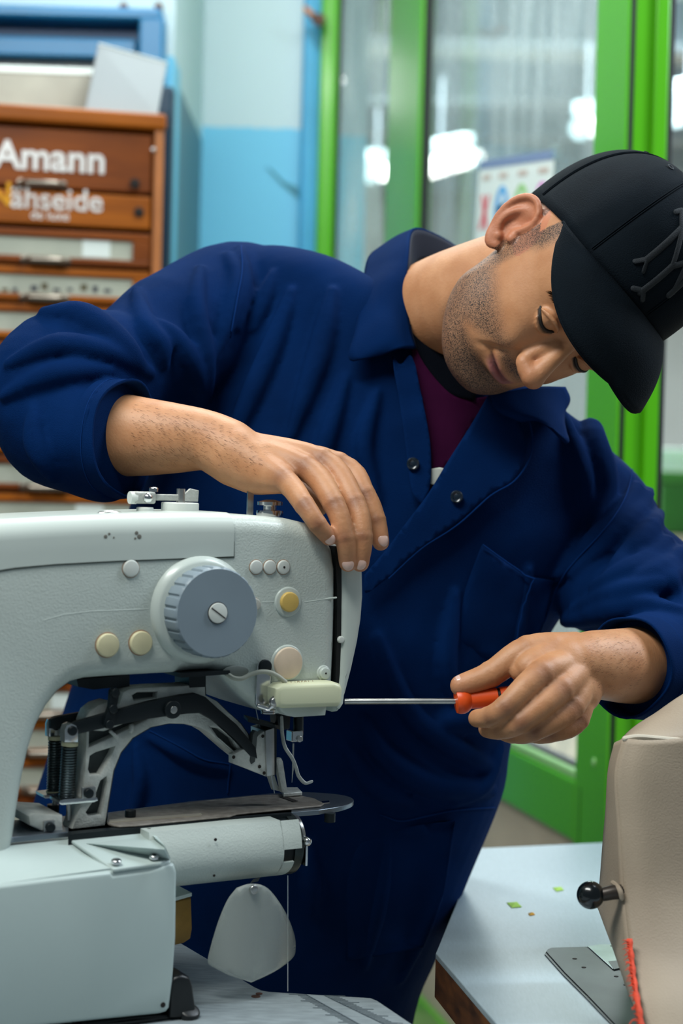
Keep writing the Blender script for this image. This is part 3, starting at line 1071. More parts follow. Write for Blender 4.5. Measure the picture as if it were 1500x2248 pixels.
# end plate and dark gap
gap = [(735, 1200), (752, 1200), (752, 1300), (751, 1420), (745, 1535), (740, 1560), (733, 1558), (737, 1500), (740, 1400), (741, 1300)]
obj('gap', plate_px(PM, gap, f0=-0.004, f1=-0.11), M['seal'], sew)
endp = [(752, 1205), (775, 1190), (792, 1215), (799, 1258), (800, 1310), (796, 1360), (788, 1410), (776, 1465), (762, 1520), (750, 1556), (744, 1563), (735, 1564), (735, 1553), (743, 1540), (749, 1480), (752, 1400), (753, 1300)]
obj('end_plate', plate_px(PM, endp, f0=-0.001, f1=-0.113, rnd=0.005, steps=3), M['enamel_s'], sew)
obj('end_screw', disc(mp(747, 1404, -0.004), MN, 0.0032, 0.003, 0.001, 14), M['plug_white'], sew)
# knob
kc = mp(452, 1342)
hub = obj('knob_boss', cyl(mp(440, 1338), MN, [(0.047, -0.002), (0.045, 0.003), (0.042, 0.006), (0.040, 0.007)], 48), M['enamel_s'], sew)
rk = 0.0385
kc0 = mp(443, 1339)
nrib = 24
rings = []
prof = [(rk * 0.985, 0.006, 1), (rk, 0.009, 1), (rk, 0.026, 1), (rk * 0.99, 0.029, 0.6), (rk * 0.955, 0.031, 0)]
ref = nrm(np.cross(Z_, MN))
sg = nrib * 8
for r, h, am in prof:
    ring = []
    for k in range(sg):
        a = 2 * math.pi * k / sg
        ph = (k % 8) / 8.0
        rr = r - am * 0.0016 * (1 if (0.40 < ph < 0.7) else 0)
        ring.append(kc0 + MN * h + rr * (math.cos(a) * ref + math.sin(a) * Z_))
    rings.append(ring)
knb = obj('stitch_knob', loft(rings), M['knob_grey'], sew, auto=30)
kf = kc0 + MN * 0.031
scw = obj('knob_screw', disc(kf, MN, 0.0085, 0.0015, 0.0005, 32), M['plug_white'], knb)
sl = math.radians(-35)
sd = math.cos(sl) * ref + math.sin(sl) * Z_
obj('slot', box(kf + MN * 0.0014 - sd * 0.0078 - np.cross(MN, sd) * 0.0005, sd * 0.0156, np.cross(MN, sd) * 0.001, MN * 0.0004), M['gap_dark'], scw, smooth=False)
obj('rim_line', cyl(kf, MN, [(0.0092, -0.001), (0.0092, 0.0004), (0.0086, 0.0004), (0.0086, -0.001)], 32), M['gap_dark'], knb)


def plug(px, py, rpx, m, h=0.002, ring=None, hole=False):
    c = mp(px, py)
    r = rpx / F_PX * np.dot(c - CAM, CF)
    if ring:
        obj('plug_boss', disc(c, MN, ring / rpx * r, 0.0018, 0.0016, 36, -0.002), M['enamel_s'], sew)
    else:
        obj('plug_seat', disc(c, MN, r * 1.10, 0.0004, 0.0002, 36, -0.001), mat('plug_dirt', (150, 120, 98), 0.8), sew)
    p = obj('plug', disc(c, MN, r, h + (0.0018 if ring else 0), 0.0012, 36, -0.001), m, sew)
    if hole:
        obj('plug_hole', disc(c + MN * (h + (0.0018 if ring else 0)), MN, r * 0.17, 0.0003, 0.0001, 12), M['gap_dark'], p)


plug(287, 1248, 19, M['plug_white'])
plug(562, 1245, 15.5, M['plug_white'])
plug(592, 1245, 15.5, M['plug_white'])
plug(622, 1245, 15.5, M['plug_white'], hole=True)
plug(557, 1327, 14.5, mat('grey_plug', (176, 176, 168), 0.45), h=0.0035)
plug(632, 1321, 22, M['plug_yellow'], h=0.0035, ring=33)
plug(235, 1416, 26, M['plug_cream'], h=0.004)
plug(308, 1411, 26, M['plug_cream'], h=0.004)
plug(630, 1455, 35, M['plug_pink'], h=0.0022, ring=40)
plug(710, 1477, 13, M['enamel_s'], h=0.003, ring=17, hole=True)
for pts in ([(95, 1362), (140, 1349), (200, 1342), (325, 1337)], [(668, 1322), (700, 1317), (738, 1312)], [(575, 1322), (600, 1322)]):
    P = [mp(x, y, -0.0007) for x, y in pts]
    obj('embossed_line', tube(P, [0.0009] * len(P), 10, 'round'), M['enamel_s'], sew)
for x, y, w in ((122, 1169, 17), (474, 1161, 17)):
    c = mp(x, y, 0.0005)
    r = w / F_PX * 1.45
    zz = 0.0018
    obj('cover_screw_recess', ball(c - MN * 0.003 + Z_ * 0.0, r, 20, 10, (1, 0.35, 0.42), np.column_stack([MU, MN, Z_])), mat('recess_grey', (146, 154, 152), 0.5), sew)

for x, y, r in ((232, 1178, 0.0016), (240, 1172, 0.0011), (300, 1170, 0.0016), (306, 1178, 0.0020), (297, 1182, 0.0010), (250, 1180, 0.0008)):
    obj('scuff_mark', disc(mp(x, y, 0.0012), MN, r, 0.0002, 0.0001, 9), mat('scuff', (110, 108, 100), 0.8), sew)

# --- thread gear on the top cover
zt_ = mp(355, 1134, -0.055)[2] + 0.001


def topd(px, off=-0.055):
    p = mp(px, 1131, off)
    return np.array([p[0], p[1], zt_])


tg = obj('tension_base', disc(topd(356) - Z_ * 0.003, Z_, 0.037, 0.006, 0.002, 40), M['enamel_s'], sew)
obj('tension_seat', disc(topd(395) + Z_ * 0.003, Z_, 0.0165, 0.0085, 0.001, 32), M['plug_white'], sew)
obj('clamp_foot', disc(topd(318) + Z_ * 0.003, Z_, 0.0075, 0.004, 0.001, 24), M['plug_white'], sew)
zb = zt_ + 0.0115
br = topd(300)
br[2] = zt_ + 0.010
obj('clamp_block', box(br - MU * 0.004 - MN * 0.005, MU * 0.020, MN * 0.010, Z_ * 0.0105), M['cast'], sew, smooth=False, bevel=0.002)
obj('clamp_end', tube([br - MU * 0.007 + Z_ * 0.005, br - MU * 0.001 + Z_ * 0.005], 0.0055, 20), M['plug_white'], sew)
obj('clamp_screw', ball(br + MU * 0.0075 + MN * 0.006 + Z_ * 0.005, 0.0045, 16, 10), M['chrome'], sew)
obj('clamp_screw', disc(topd(336) + Z_ * 0.0205, Z_, 0.0042, 0.004, 0.0015, 18), M['chrome'], sew)
obj('clamp_arm', box(topd(322) + Z_ * 0.013 - MN * 0.004, MU * 0.032, MN * 0.006, Z_ * 0.0055), M['cast'], sew, smooth=False, bevel=0.001)
obj('clamp_post', tube([topd(396) + Z_ * 0.010, topd(396) + Z_ * 0.0235], 0.0038, 18), M['steel'], sew)
tab = topd(402) + Z_ * 0.0125
obj('clamp_tab', slab([tab, tab + MU * 0.013, tab + MU * 0.0135 + Z_ * 0.010, tab + MU * 0.005 + Z_ * 0.0115, tab + Z_ * 0.007], MN * 0.003), M['cast'], sew, smooth=False, bevel=0.0006)
cl = mp(242, 1131, -0.03)
obj('thread_guide_clip', ball(cl + Z_ * 0.001, 0.008, 20, 10, (1.5, 0.7, 0.42), np.column_stack([MU, MN, Z_])), M['steel'], sew)
obj('thread_guide_wire', tube([mp(255, 1134, -0.02), mp(266, 1137, -0.02), mp(273, 1138, -0.02)], 0.0018, 10, 'round'), M['chrome'], sew)
obj('guide_post', box(mp(541, 1132, -0.08), MU * 0.006, MN * 0.002, Z_ * 0.022), M['steel'], sew, smooth=False)
obj('tension_disc', cyl(mp(592, 1133, -0.06), Z_, [(0.012, 0), (0.0125, 0.003), (0.012, 0.005), (0.006, 0.006), (0.006, 0.009), (0.0115, 0.010), (0.0115, 0.013), (0.004, 0.015)], 28), M['chrome'], sew)

# --- light bar, its bracket and wire under the head
lbq = [(607, 1512), (622, 1503), (735, 1497), (750, 1502), (755, 1512), (753, 1545), (745, 1552), (625, 1556), (612, 1553), (607, 1540)]
lbar = obj('lamp_bar', plate_px(PM, lbq, f0=0.020, f1=0.001, rnd=0.0045, steps=4), M['light_bar'], sew)
e0, e1 = mp(642, 1512, 0.0165), mp(735, 1507, 0.0165)
obj('lettering', text_mesh('L1R501 Jz', 0.0064, mp(640, 1507, 0.013) + Z_ * 0.0008, MU, nrm(Z_ * 0.75 - MN * 0.66), nrm(Z_ * 0.66 + MN * 0.75), 0.0002, bold=-0.0001),
    mat('worn_brown_print', (150, 128, 96), 0.7), lbar, smooth=False, label='worn brown printed letters')
lower = [(606, 1545), (618, 1562), (632, 1572), (650, 1575), (716, 1571), (719, 1548)]
obj('head_foot', plate_px(PM, lower, f0=0.004, f1=-0.06, rnd=0.002, steps=2), M['enamel_s'], sew)
brk = [(566, 1462), (570, 1452), (580, 1448), (592, 1452), (596, 1462), (594, 1500), (590, 1545), (566, 1552), (562, 1545)]
obj('lamp_bracket', plate_px(PM, brk, f0=0.0035, f1=0.001), M['chrome'], sew, bevel=0.0006)
obj('bracket_screw', disc(mp(581, 1463, 0.0035), MN, 0.0062, 0.0028, 0.001, 24), M['black_steel'], sew)
obj('bracket_foot', tube([mp(568, 1549, 0.004), mp(590, 1556, 0.008), mp(602, 1548, 0.012), mp(604, 1530, 0.014)], 0.0022, 10, 'round'), M['chrome'], sew)
obj('bracket_bolt', disc(mp(600, 1540, 0.013), MN, 0.0042, 0.004, 0.002, 18), M['steel'], sew)
obj('bracket_washers', cyl(mp(589, 1566, 0.004), Z_, [(0.003, -0.001), (0.0065, 0), (0.0065, 0.0012), (0.005, 0.0016), (0.0068, 0.002), (0.0068, 0.0034), (0.003, 0.0042)], 24), M['chrome'], sew)
obj('lamp_cable', tube(spline([mp(500, 1480, 0.0), mp(512, 1488, 0.004), mp(530, 1490, 0.006), mp(548, 1482, 0.006), mp(570, 1475, 0.007), mp(592, 1476, 0.008), mp(610, 1484, 0.009), mp(628, 1498, 0.010)], 6), 0.0020, 10), mat('grey_cable', (168, 170, 156), 0.5), sew)
obj('cable_stain', ball(mp(520, 1474, -0.001), 0.014, 20, 8, (1, 0.12, 0.4), np.column_stack([MU, MN, Z_])), mat('oily_grey', (120, 126, 120), 0.5), sew)
obj('under_plate', plate_px(PM, [(395, 1478), (505, 1472), (506, 1480), (398, 1488)], f0=0.002, f1=-0.08), M['black_steel'], sew)
obj('under_block', plate_px(PM, [(168, 1492), (285, 1482), (285, 1506), (205, 1514), (172, 1508)], f0=-0.03, f1=-0.09), M['black_steel'], sew)
obj('under_post', plate_px(PM, [(415, 1485), (452, 1482), (452, 1508), (416, 1510)], f0=-0.02, f1=-0.05), M['black_steel'], sew)

# --- cast clamp arm (aluminium casting with recesses)
PA = Plane(PM.at(0, 0, -0.030), MU)


def ap(px, py, off=0.0):
    return PA.pix(px, py, off)


cast = [(157, 1822), (176, 1770), (183, 1733), (188, 1670), (190, 1610), (188, 1585), (198, 1562), (215, 1548), (240, 1540), (262, 1545), (270, 1520), (283, 1512), (330, 1508), (400, 1505),
        (418, 1503), (452, 1503), (453, 1527), (478, 1540), (502, 1563), (530, 1588), (547, 1612), (556, 1650), (548, 1678), (536, 1674), (507, 1651), (461, 1611), (438, 1598), (405, 1590), (373, 1589), (333, 1597),
        (293, 1621), (267, 1653), (251, 1693), (240, 1760), (232, 1813)]
holes = [[(292, 1527), (302, 1521), (345, 1520), (344, 1532), (295, 1538)],
         [(196, 1604), (230, 1606), (300, 1580), (330, 1575), (300, 1590), (240, 1620), (196, 1640)],
         [(199, 1660), (212, 1652), (252, 1640), (246, 1655), (220, 1700), (200, 1701), (195, 1690)],
         [(190, 1784), (206, 1760), (222, 1715), (234, 1706), (236, 1718), (227, 1770), (222, 1788), (196, 1792)],
         [(466, 1598), (480, 1600), (510, 1622), (518, 1640), (540, 1660), (536, 1668), (515, 1648), (480, 1618)]]
obj('cast_arm', plate_px(PA, cast, holes, f0=0.010, f1=-0.012, rnd=0.0022, steps=2), M['cast'], sew)
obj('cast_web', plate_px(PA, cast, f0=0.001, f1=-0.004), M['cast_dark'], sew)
lev = [(168, 1585), (250, 1562), (330, 1540), (400, 1526), (430, 1522), (452, 1530), (480, 1556), (520, 1590), (562, 1640), (566, 1665), (552, 1662), (515, 1622), (470, 1582), (440, 1566), (412, 1567), (330, 1578), (250, 1594), (172, 1612), (160, 1605), (158, 1592)]
obj('dark_lever', plate_px(PA, lev, f0=0.017, f1=0.0105, rnd=0.001, steps=2), M['black_steel'], sew)
lev2 = [(112, 1580), (125, 1574), (190, 1562), (230, 1552), (235, 1570), (190, 1582), (150, 1592), (140, 1600), (112, 1600)]
obj('dark_lever', plate_px(PA, lev2, f0=-0.016, f1=-0.022, rnd=0.001, steps=2), M['black_steel'], sew)
c = ap(377, 1557, 0.017)
obj('pivot', disc(c, MN, 0.0078, 0.004, 0.001, 28), M['black_steel'], sew)
obj('pivot_pin', disc(c + MN * 0.004, MN, 0.0032, 0.001, 0.0004, 20), M['steel'], sew)
lk = obj('link', plate_px(PA, [(243, 1517), (248, 1511), (257, 1511), (263, 1517), (262, 1530), (254, 1570), (252, 1590), (246, 1600), (236, 1600), (229, 1592), (231, 1578), (240, 1550)], f0=0.022, f1=0.0172, rnd=0.001, steps=2), M['black_steel'], sew)
for x, y in ((253, 1521), (248, 1556), (240, 1590)):
    obj('link_screw', disc(ap(x, y, 0.022), MN, 0.0038, 0.0022, 0.0008, 18), M['black_steel'], lk)
obj('cast_pin', tube([ap(243, 1606, 0.010), ap(256, 1618, 0.011)], 0.0016, 10, 'round'), M['cast'], sew)
obj('cast_pin', tube([ap(289, 1594, 0.010), ap(288, 1604, 0.011)], 0.0022, 10, 'round'), M['cast'], sew)
# presser plate at the end of the clamp arm
pp = [(511, 1676), (511, 1657), (544, 1640), (570, 1612), (582, 1604), (602, 1598), (603, 1702), (585, 1705)]
obj('clamp_plate', plate_px(PA, pp, f0=0.016, f1=0.008, rnd=0.001, steps=2), M['cast'], sew)
obj('clamp_plate_edge', plate_px(PA, [(583, 1604), (603, 1598), (604, 1702), (586, 1705)], f0=0.0185, f1=-0.010, rnd=0.001, steps=2), M['steel'], sew)
obj('clamp_plate_back', plate_px(PA, [(601, 1596), (608, 1598), (607, 1700), (601, 1703)], f0=0.016, f1=-0.018), M['black_steel'], sew)
obj('clamp_plate_top', slab([ap(535, 1575, -0.012), ap(605, 1594, -0.012), ap(604, 1600, 0.016), ap(545, 1585, 0.016)], Z_ * 0.0025), M['black_steel'], sew, smooth=False)
obj('clamp_slot', plate_px(PA, [(556, 1612), (562, 1604), (566, 1606), (560, 1672), (552, 1678), (549, 1670)], f0=0.0168, f1=0.010), M['cast_dark'], sew)
for x, y in ((577, 1616), (570, 1683), (580, 1697), (513, 1662)):
    obj('plate_hole', disc(ap(x, y, 0.0165 if x < 575 else 0.0186), MN, 0.0016, 0.0003, 0.0001, 12), M['gap_dark'], sew)


# --- return springs with clevises
def coil(px_top, px_bot, py0, py1, wpx, off, n=19):
    c0, c1 = ap(px_top, py0, off), ap(px_bot, py1, off)
    r = wpx / 2 / F_PX * 1.41
    ax = nrm(c1 - c0)
    n1 = nrm(np.cross(ax, MN))
    n2 = np.cross(ax, n1)
    P = []
    for k in range(n * 14 + 1):
        a = 2 * math.pi * k / 14
        P.append(c0 + (c1 - c0) * k / (n * 14) + (r - 0.0011) * (math.cos(a) * n1 + math.sin(a) * n2))
    obj('spring', tube(P, 0.00115, 6, False), M['spring'], sew)
    obj('spring_core', tube([c0, c1], r * 0.66, 14), M['gap_dark'], sew)
    for cc, s in ((c0, -1), (c1, 1)):
        obj('spring_washer', disc(cc - ax * (0.0032 if s < 0 else 0.0), ax, r * 1.04, 0.0034, 0.0008, 24), M['plug_cream'], sew)


coil(153, 146, 1637, 1750, 37, 0.0)
coil(121, 117, 1624, 1736, 32, -0.030)


def clevis(px, w, py0, py1, off):
    pts = [(px - w, py1), (px - w, py0 + w), (px - w * 0.7, py0 + w * 0.3), (px, py0), (px + w * 0.7, py0 + w * 0.3), (px + w, py0 + w), (px + w, py1)]
    obj('clevis', plate_px(PA, pts, f0=off + 0.004, f1=off - 0.006, rnd=0.001, steps=2), M['chrome'], sew)
    obj('clevis_pin', disc(ap(px + 1, py0 + 16, off + 0.004), MN, w * 0.72 / F_PX * 1.41, 0.003, 0.001, 20), M['black_steel'], sew)


clevis(157, 15, 1588, 1630, 0.014)
clevis(121, 13, 1578, 1618, -0.030)
obj('spring_plate', plate_px(PA, [(130, 1758), (142, 1754), (214, 1750), (216, 1758), (206, 1762), (136, 1768), (130, 1764)], f0=0.012, f1=-0.010, rnd=0.001, steps=2), M['chrome'], sew)
obj('spring_plate', plate_px(PA, [(97, 1746), (134, 1742), (136, 1750), (100, 1753)], f0=-0.018, f1=-0.040), M['chrome'], sew)
obj('bracket_square', plate_px(PA, [(181, 1729), (211, 1726), (211, 1750), (181, 1754)], f0=0.0135, f1=0.0105), M['steel'], sew, bevel=0.0006)
obj('bracket_bolt', disc(ap(194, 1741, 0.0135), MN, 0.0042, 0.003, 0.001, 20), M['black_steel'], sew)
obj('spring_rod', tube([ap(151, 1766, 0.0), ap(151, 1800, 0.0)], 0.0022, 12), M['steel'], sew)
obj('spring_rod', tube([ap(121, 1752, -0.030), ap(120, 1768, -0.030)], 0.0022, 12), M['steel'], sew)
obj('damper', tube([ap(117, 1766, -0.030), ap(116, 1792, -0.030)], 0.0052, 18), M['black'], sew)
PB = Plane(PM.at(0, 0, 0.0), MU)
blk = [(63, 1792), (74, 1786), (138, 1790), (139, 1826), (100, 1828), (66, 1812)]
obj('base_block', plate_px(PA, blk, f0=0.012, f1=-0.045, rnd=0.002, steps=2), M['cast'], sew)
obj('block_plate', plate_px(PA, [(97, 1802), (121, 1800), (120, 1824), (96, 1827)], f0=0.0145, f1=0.011), M['steel'], sew, bevel=0.0005)
obj('block_bolt', disc(ap(110, 1816, 0.0145), MN, 0.0040, 0.003, 0.001, 20), M['black_steel'], sew)

# --- needle plate and bed (horizontal plates)
ZB = ap(235, 1813, 0.01)[2]
PZ = Plane((0, 1.5, ZB), X_, Y_)


def bz(px, py, z=None):
    pl = PZ if z is None else Plane((0, 1.5, z), X_, Y_)
    return pl.pix(px, py)


def flat(outl, z, thick, m, name, bevel=0.0008, parent=None):
    return obj(name, slab([bz(x, y, z) for x, y in outl], (0, 0, -thick)), m, parent or sew, smooth=False, bevel=bevel)


def arc_px(pts, n=5):
    return [tuple(p) for p in spline(pts, n)]


steel = [(-150, 1868), (30, 1838), (150, 1826), (300, 1812), (505, 1793), (640, 1783)] + arc_px([(700, 1778), (745, 1771), (768, 1764), (777, 1757), (770, 1750), (745, 1744), (700, 1740), (650, 1738)]) + [(600, 1741), (420, 1758), (235, 1783), (-150, 1815)]
flat(steel, ZB, 0.0045, M['plate_steel'], 'bed_plate')
upper = arc_px([(235, 1804), (240, 1809), (262, 1813)], 3) + [(300, 1811), (505, 1791), (520, 1786), (560, 1782), (705, 1768), (712, 1763), (690, 1752), (640, 1742), (560, 1746), (420, 1760), (300, 1775), (238, 1785)]
flat(upper, ZB + 0.002, 0.0018, M['plate_worn'], 'feed_plate')
flat([(240, 1799), (441, 1785), (444, 1788), (441, 1790), (240, 1805)], ZB + 0.0026, 0.0006, mat('slot_bright', (196, 188, 170), 0.35, metal=0.6), 'feed_slot', 0.0)
flat([(614, 1749), (626, 1748), (655, 1758), (644, 1760)], ZB + 0.0025, 0.0004, M['gap_dark'], 'needle_slot', 0.0)
flat([(706, 1759), (722, 1757), (724, 1761), (708, 1763)], ZB + 0.0006, 0.0006, M['chrome'], 'plate_hole', 0.0)
hb = bz(286, 1793, ZB + 0.002)
obj('bed_bolt', disc(hb, Z_, 0.0048, 0.006, 0.0008, 24), M['black_steel'], sew)
bed_d = np.dot(bz(345, 1830) - PM.o, MN)
obj('bed_underside', slab([bz(150, 1832), bz(505, 1797), bz(640, 1786), bz(640, 1760), bz(150, 1800)], (0, 0, -0.02)), M['black_steel'], sew, smooth=False)
obj('plate_stub', tube([bz(725, 1775) - Z_ * 0.004, bz(725, 1775) - Z_ * 0.012], 0.005, 14), M['black_steel'], sew)

# --- cylinder arm (white shell)
PCY = Plane(PM.at(0, 0, 0.014), MU)
ua, ub = PCY.uv(325, 1900)[0], PCY.uv(655, 1850)[0]
zt0 = PCY.uv(500, 1812)[1]
zb0 = PCY.uv(500, 1950)[1]
hh = zt0 - zb0
sec = [(0.0, 1.0), (0.006, 0.75), (0.008, 0.5), (0.005, 0.3), (-0.004, 0.14), (-0.018, 0.03), (-0.035, 0.0), (-0.055, 0.03), (-0.066, 0.2), (-0.070, 0.5), (-0.068, 1.0)]
sec = [(f, zb0 + s * hh) for f, s in sec]
for a, b in zip(range(len(sec)), range(1)):
    pass
secs = spline(sec, 4)


def cyl_ring(u, cut=0.0):
    return [PCY.at(u, max(s[1], zb0 + cut), s[0]) for s in secs]


ux = PCY.uv(615, 1860)[0]
ring = [cyl_ring(u) for u in np.linspace(ua, ux, 12)]
obj('cylinder_arm', weld(loft(ring)), M['enamel'], sew, auto=50)
# front lip with the notch for the hook
lipq = [(614, 1799), (655, 1791), (655, 1848), (612, 1855), (611, 1872), (628, 1870), (626, 1888), (623, 1899), (640, 1900), (645, 1906), (636, 1921), (630, 1928), (613, 1932)]
lip = [PCY.uv(x, y, 0.005) for x, y in lipq]


def shell(i0, i1, ua_, ub_, name):
    so = [np.array(q) for q in secs[i0:i1]]
    ce_ = np.array([-0.03, zb0 + hh * 0.5])
    si = [q + (ce_ - q) * 0.07 for q in so]
    loop = so + si[::-1]
    obj(name, weld(loft([[PCY.at(u_, q[1], q[0]) for q in loop] for u_ in np.linspace(ua_, ub_, 4)])), M['enamel'], sew, auto=50)


shell(0, 8, ux - 0.001, PCY.uv(655, 1820)[0], 'arm_lip')
shell(11, 28, ux - 0.001, PCY.uv(638, 1910)[0], 'arm_lip')
obj('hook_body', disc(PCY.at(PCY.uv(620, 1865)[0], zb0 + hh * 0.5, -0.030), MU, 0.026, 0.020, 0.003, 36), M['black_steel'], sew)
obj('hook_ring', disc(PCY.at(PCY.uv(652, 1865)[0], zb0 + hh * 0.50, -0.030), MU, 0.0275, 0.010, 0.003, 40), M['hook_dark'], sew)
obj('hook_face', disc(PCY.at(PCY.uv(672, 1850)[0], zb0 + hh * 0.62, -0.026), MU, 0.019, 0.004, 0.0012, 36), M['steel'], sew)
lt0 = PCY.at(PCY.uv(677, 1848)[0], PCY.uv(680, 1848)[1], -0.006)
obj('bobbin_latch', join(tube([lt0 - MN * 0.012, lt0 + MN * 0.004], 0.0042, 14, 'round'), box(lt0 - MN * 0.012 + MU * 0.0 - Z_ * 0.022, MU * 0.002, MN * 0.014, Z_ * 0.022)), M['chrome'], sew)
for x, y, r in ((473, 1843, 0.0014), (470, 1922, 0.0012)):
    cpt = PCY.pix(x, y, 0.0075)
    obj('shell_hole', disc(cpt, MN, r, 0.0006, 0.0002, 12), M['gap_dark'], sew)
obj('shell_notch', slab([PCY.pix(x, y, 0.001) for x, y in ((556, 1930), (570, 1926), (566, 1934), (550, 1938))], MN * 0.001), M['cast_dark'], sew, smooth=False)

# --- base box
PBX = Plane(PM.at(0, 0, 0.050), MU)
bx = [(-150, 1972), (0, 1944), (120, 1929), (245, 1914), (250, 1922), (330, 1911), (372, 1896), (384, 1898), (389, 1915), (387, 2060), (380, 2160), (373, 2213), (366, 2222), (352, 2226), (200, 2241), (0, 2262), (-150, 2280)]
obj('base_box', plate_px(PBX, bx, f0=0.0, f1=-0.16, rnd=0.003, steps=3), M['base_white'], sew)
zb1 = PBX.uv(120, 1929)[1] + PBX.o[2]
PZ2 = Plane((0, 1.5, zb1), X_, Y_)
# sloping cover plate on top of the base
tc = [PBX.pix(245, 1913, -0.001), PBX.pix(376, 1890, -0.001), bz(350, 1838, ZB - 0.006), bz(325, 1824, ZB - 0.006), bz(30, 1850, ZB - 0.006), bz(-150, 1872, ZB - 0.006), PBX.pix(-150, 1971, -0.001), PBX.pix(0, 1943, -0.001)]
cen = sum(tc) / len(tc)
obj('base_top', slab(tc, (0, 0, -0.012)), M['base_white'], sew, smooth=False, bevel=0.002)
cp = [PBX.pix(249, 1916, 0.0) + Z_ * 0.003, PBX.pix(352, 1902, 0.0) + Z_ * 0.003, PBX.pix(372, 1892, -0.004) + Z_ * 0.003, bz(362, 1858, ZB - 0.004), bz(345, 1834, ZB - 0.004), bz(322, 1822, ZB - 0.004), bz(150, 1840, ZB - 0.004)]
obj('cover_plate', slab(cp, (0, 0, -0.003)), M['base_white'], sew, smooth=False, bevel=0.001)
tn = nrm(np.cross(tc[1] - tc[0], tc[3] - tc[0]))
tn = tn if tn[2] > 0 else -tn
for pt in (PBX.pix(255, 1905, -0.006) + Z_ * 0.004, PBX.pix(338, 1894, -0.006) + Z_ * 0.004, bz(327, 1828, ZB - 0.004)):
    s_ = obj('cover_screw', disc(pt, tn, 0.0042, 0.0028, 0.0012, 20), M['chrome'], sew)
    obj('screw_slot', disc(pt + tn * 0.0028, tn, 0.0016, 0.0003, 0.0001, 10), M['cast_dark'], s_)
obj('base_hole', disc(PBX.pix(358, 2206, 0.0), MN, 0.0022, 0.0004, 0.0001, 14), M['gap_dark'], sew)

# --- black hinge bracket beside the base
hb = obj('hinge_bracket', plate_px(PBX, [(376, 2160), (384, 2146), (402, 2141), (418, 2146), (424, 2165), (431, 2215), (438, 2222), (440, 2236), (374, 2236)], f0=0.0, f1=-0.03, rnd=0.003, steps=3), M['black'], sew)
obj('bracket_knob', disc(PBX.pix(414, 2228, -0.004), nrm(Z_ * 0.8 + MN * 0.5), 0.009, 0.006, 0.003, 20), M['black'], hb)
obj('base_foot', plate_px(PBX, [(180, 2248), (300, 2232), (376, 2226), (376, 2240), (180, 2262)], f0=-0.004, f1=-0.1, rnd=0.003, steps=2), M['black'], sew)

# --- needle, presser foot and wires under the head
nb0 = ap(655, 1572, -0.012)
obj('needle_bar', tube([nb0, ap(655, 1612, -0.012)], 0.0048, 16), M['black_steel'], sew)
obj('needle_clamp', box(ap(641, 1630, -0.006), MU * 0.012, -MN * 0.012, Z_ * 0.010), M['chrome'], sew, smooth=False, bevel=0.0012)
obj('clamp_screw', disc(ap(657, 1622, -0.006), MN, 0.0030, 0.002, 0.0008, 16), M['steel'], sew)
obj('needle', tube([ap(644, 1632, -0.010), ap(643, 1690, -0.010), ap(641, 1718, -0.010)], [0.0009, 0.0008, 0.0002], 10), M['steel'], sew)
wip = spline([ap(618, 1575, -0.006), ap(620, 1612, -0.004), ap(626, 1640, -0.002), ap(642, 1665, 0.0), ap(650, 1685, 0.0), ap(656, 1704, 0.0), ap(670, 1719, 0.0), ap(684, 1716, 0.0)], 5)
obj('wiper_wire', tube(wip, 0.0017, 8, 'round', flat=0.6), M['cast'], sew)
obj('wiper_block', plate_px(PA, [(608, 1570), (640, 1572), (638, 1600), (620, 1604), (610, 1590)], f0=-0.006, f1=-0.02, rnd=0.002, steps=2), M['black_steel'], sew)
obj('presser_leg', plate_px(PA, [(606, 1666), (618, 1664), (622, 1672), (632, 1738), (620, 1740), (612, 1700)], f0=-0.002, f1=-0.007, rnd=0.0008, steps=2), M['cast'], sew)
obj('presser_leg', plate_px(PA, [(589, 1702), (603, 1700), (610, 1722), (618, 1738), (600, 1734)], f0=-0.008, f1=-0.012, rnd=0.0008, steps=2), M['cast'], sew)
obj('presser_foot', slab([bz(622, 1742, ZB + 0.006), bz(664, 1738, ZB + 0.006), bz(654, 1728, ZB + 0.006), bz(618, 1728, ZB + 0.006)], (0, 0, -0.0035)), M['cast'], sew, smooth=False, bevel=0.0008)
obj('needle_thread', tube(spline([ap(560, 1545, 0.004), ap(568, 1585, 0.002), ap(585, 1650, -0.004), ap(598, 1715, -0.006), ap(603, 1742, -0.006)], 5), 0.00045, 6), M['thread'], sew)
tb = PCY.pix(632, 1922, -0.02)
obj('bobbin_thread', tube([tb, PCY.pix(632, 2176, -0.02)], 0.00045, 6), M['thread'], sew)

# --- clear plastic guard under the cylinder arm
gm = bpy.data.materials.new('clear_plastic')
gm.use_nodes = True
nt = gm.node_tree
bs = nt.nodes['Principled BSDF']
bs.inputs['Base Color'].default_value = lin(206, 214, 208)
bs.inputs['Roughness'].default_value = 0.16
bs.inputs['Alpha'].default_value = 0.46
bs.inputs['Transmission Weight'].default_value = 0.25
nz = nt.nodes.new('ShaderNodeTexNoise')
nz.inputs['Scale'].default_value = 120
bp = nt.nodes.new('ShaderNodeBump')
bp.inputs['Strength'].default_value = 0.25
bp.inputs['Distance'].default_value = 0.001
nt.links.new(nz.outputs[0], bp.inputs['Height'])
nt.links.new(bp.outputs[0], bs.inputs['Normal'])
go = [tuple(p) for p in spline([(520, 1950), (500, 1975), (482, 2015), (466, 2065), (456, 2105), (458, 2118)], 4)] + [(500, 2140), (552, 2157)] + \
     [tuple(p) for p in spline([(552, 2157), (605, 2132), (650, 2100), (661, 2088)], 4)][1:] + [tuple(p) for p in spline([(661, 2088), (648, 2050), (630, 2008), (606, 1970), (582, 1946), (550, 1941), (520, 1950)], 4)][1:-1]
PG = Plane(PM.at(0, 0, 0.004), MU)
cx = PG.uv(555, 2050, 0.02)[0]


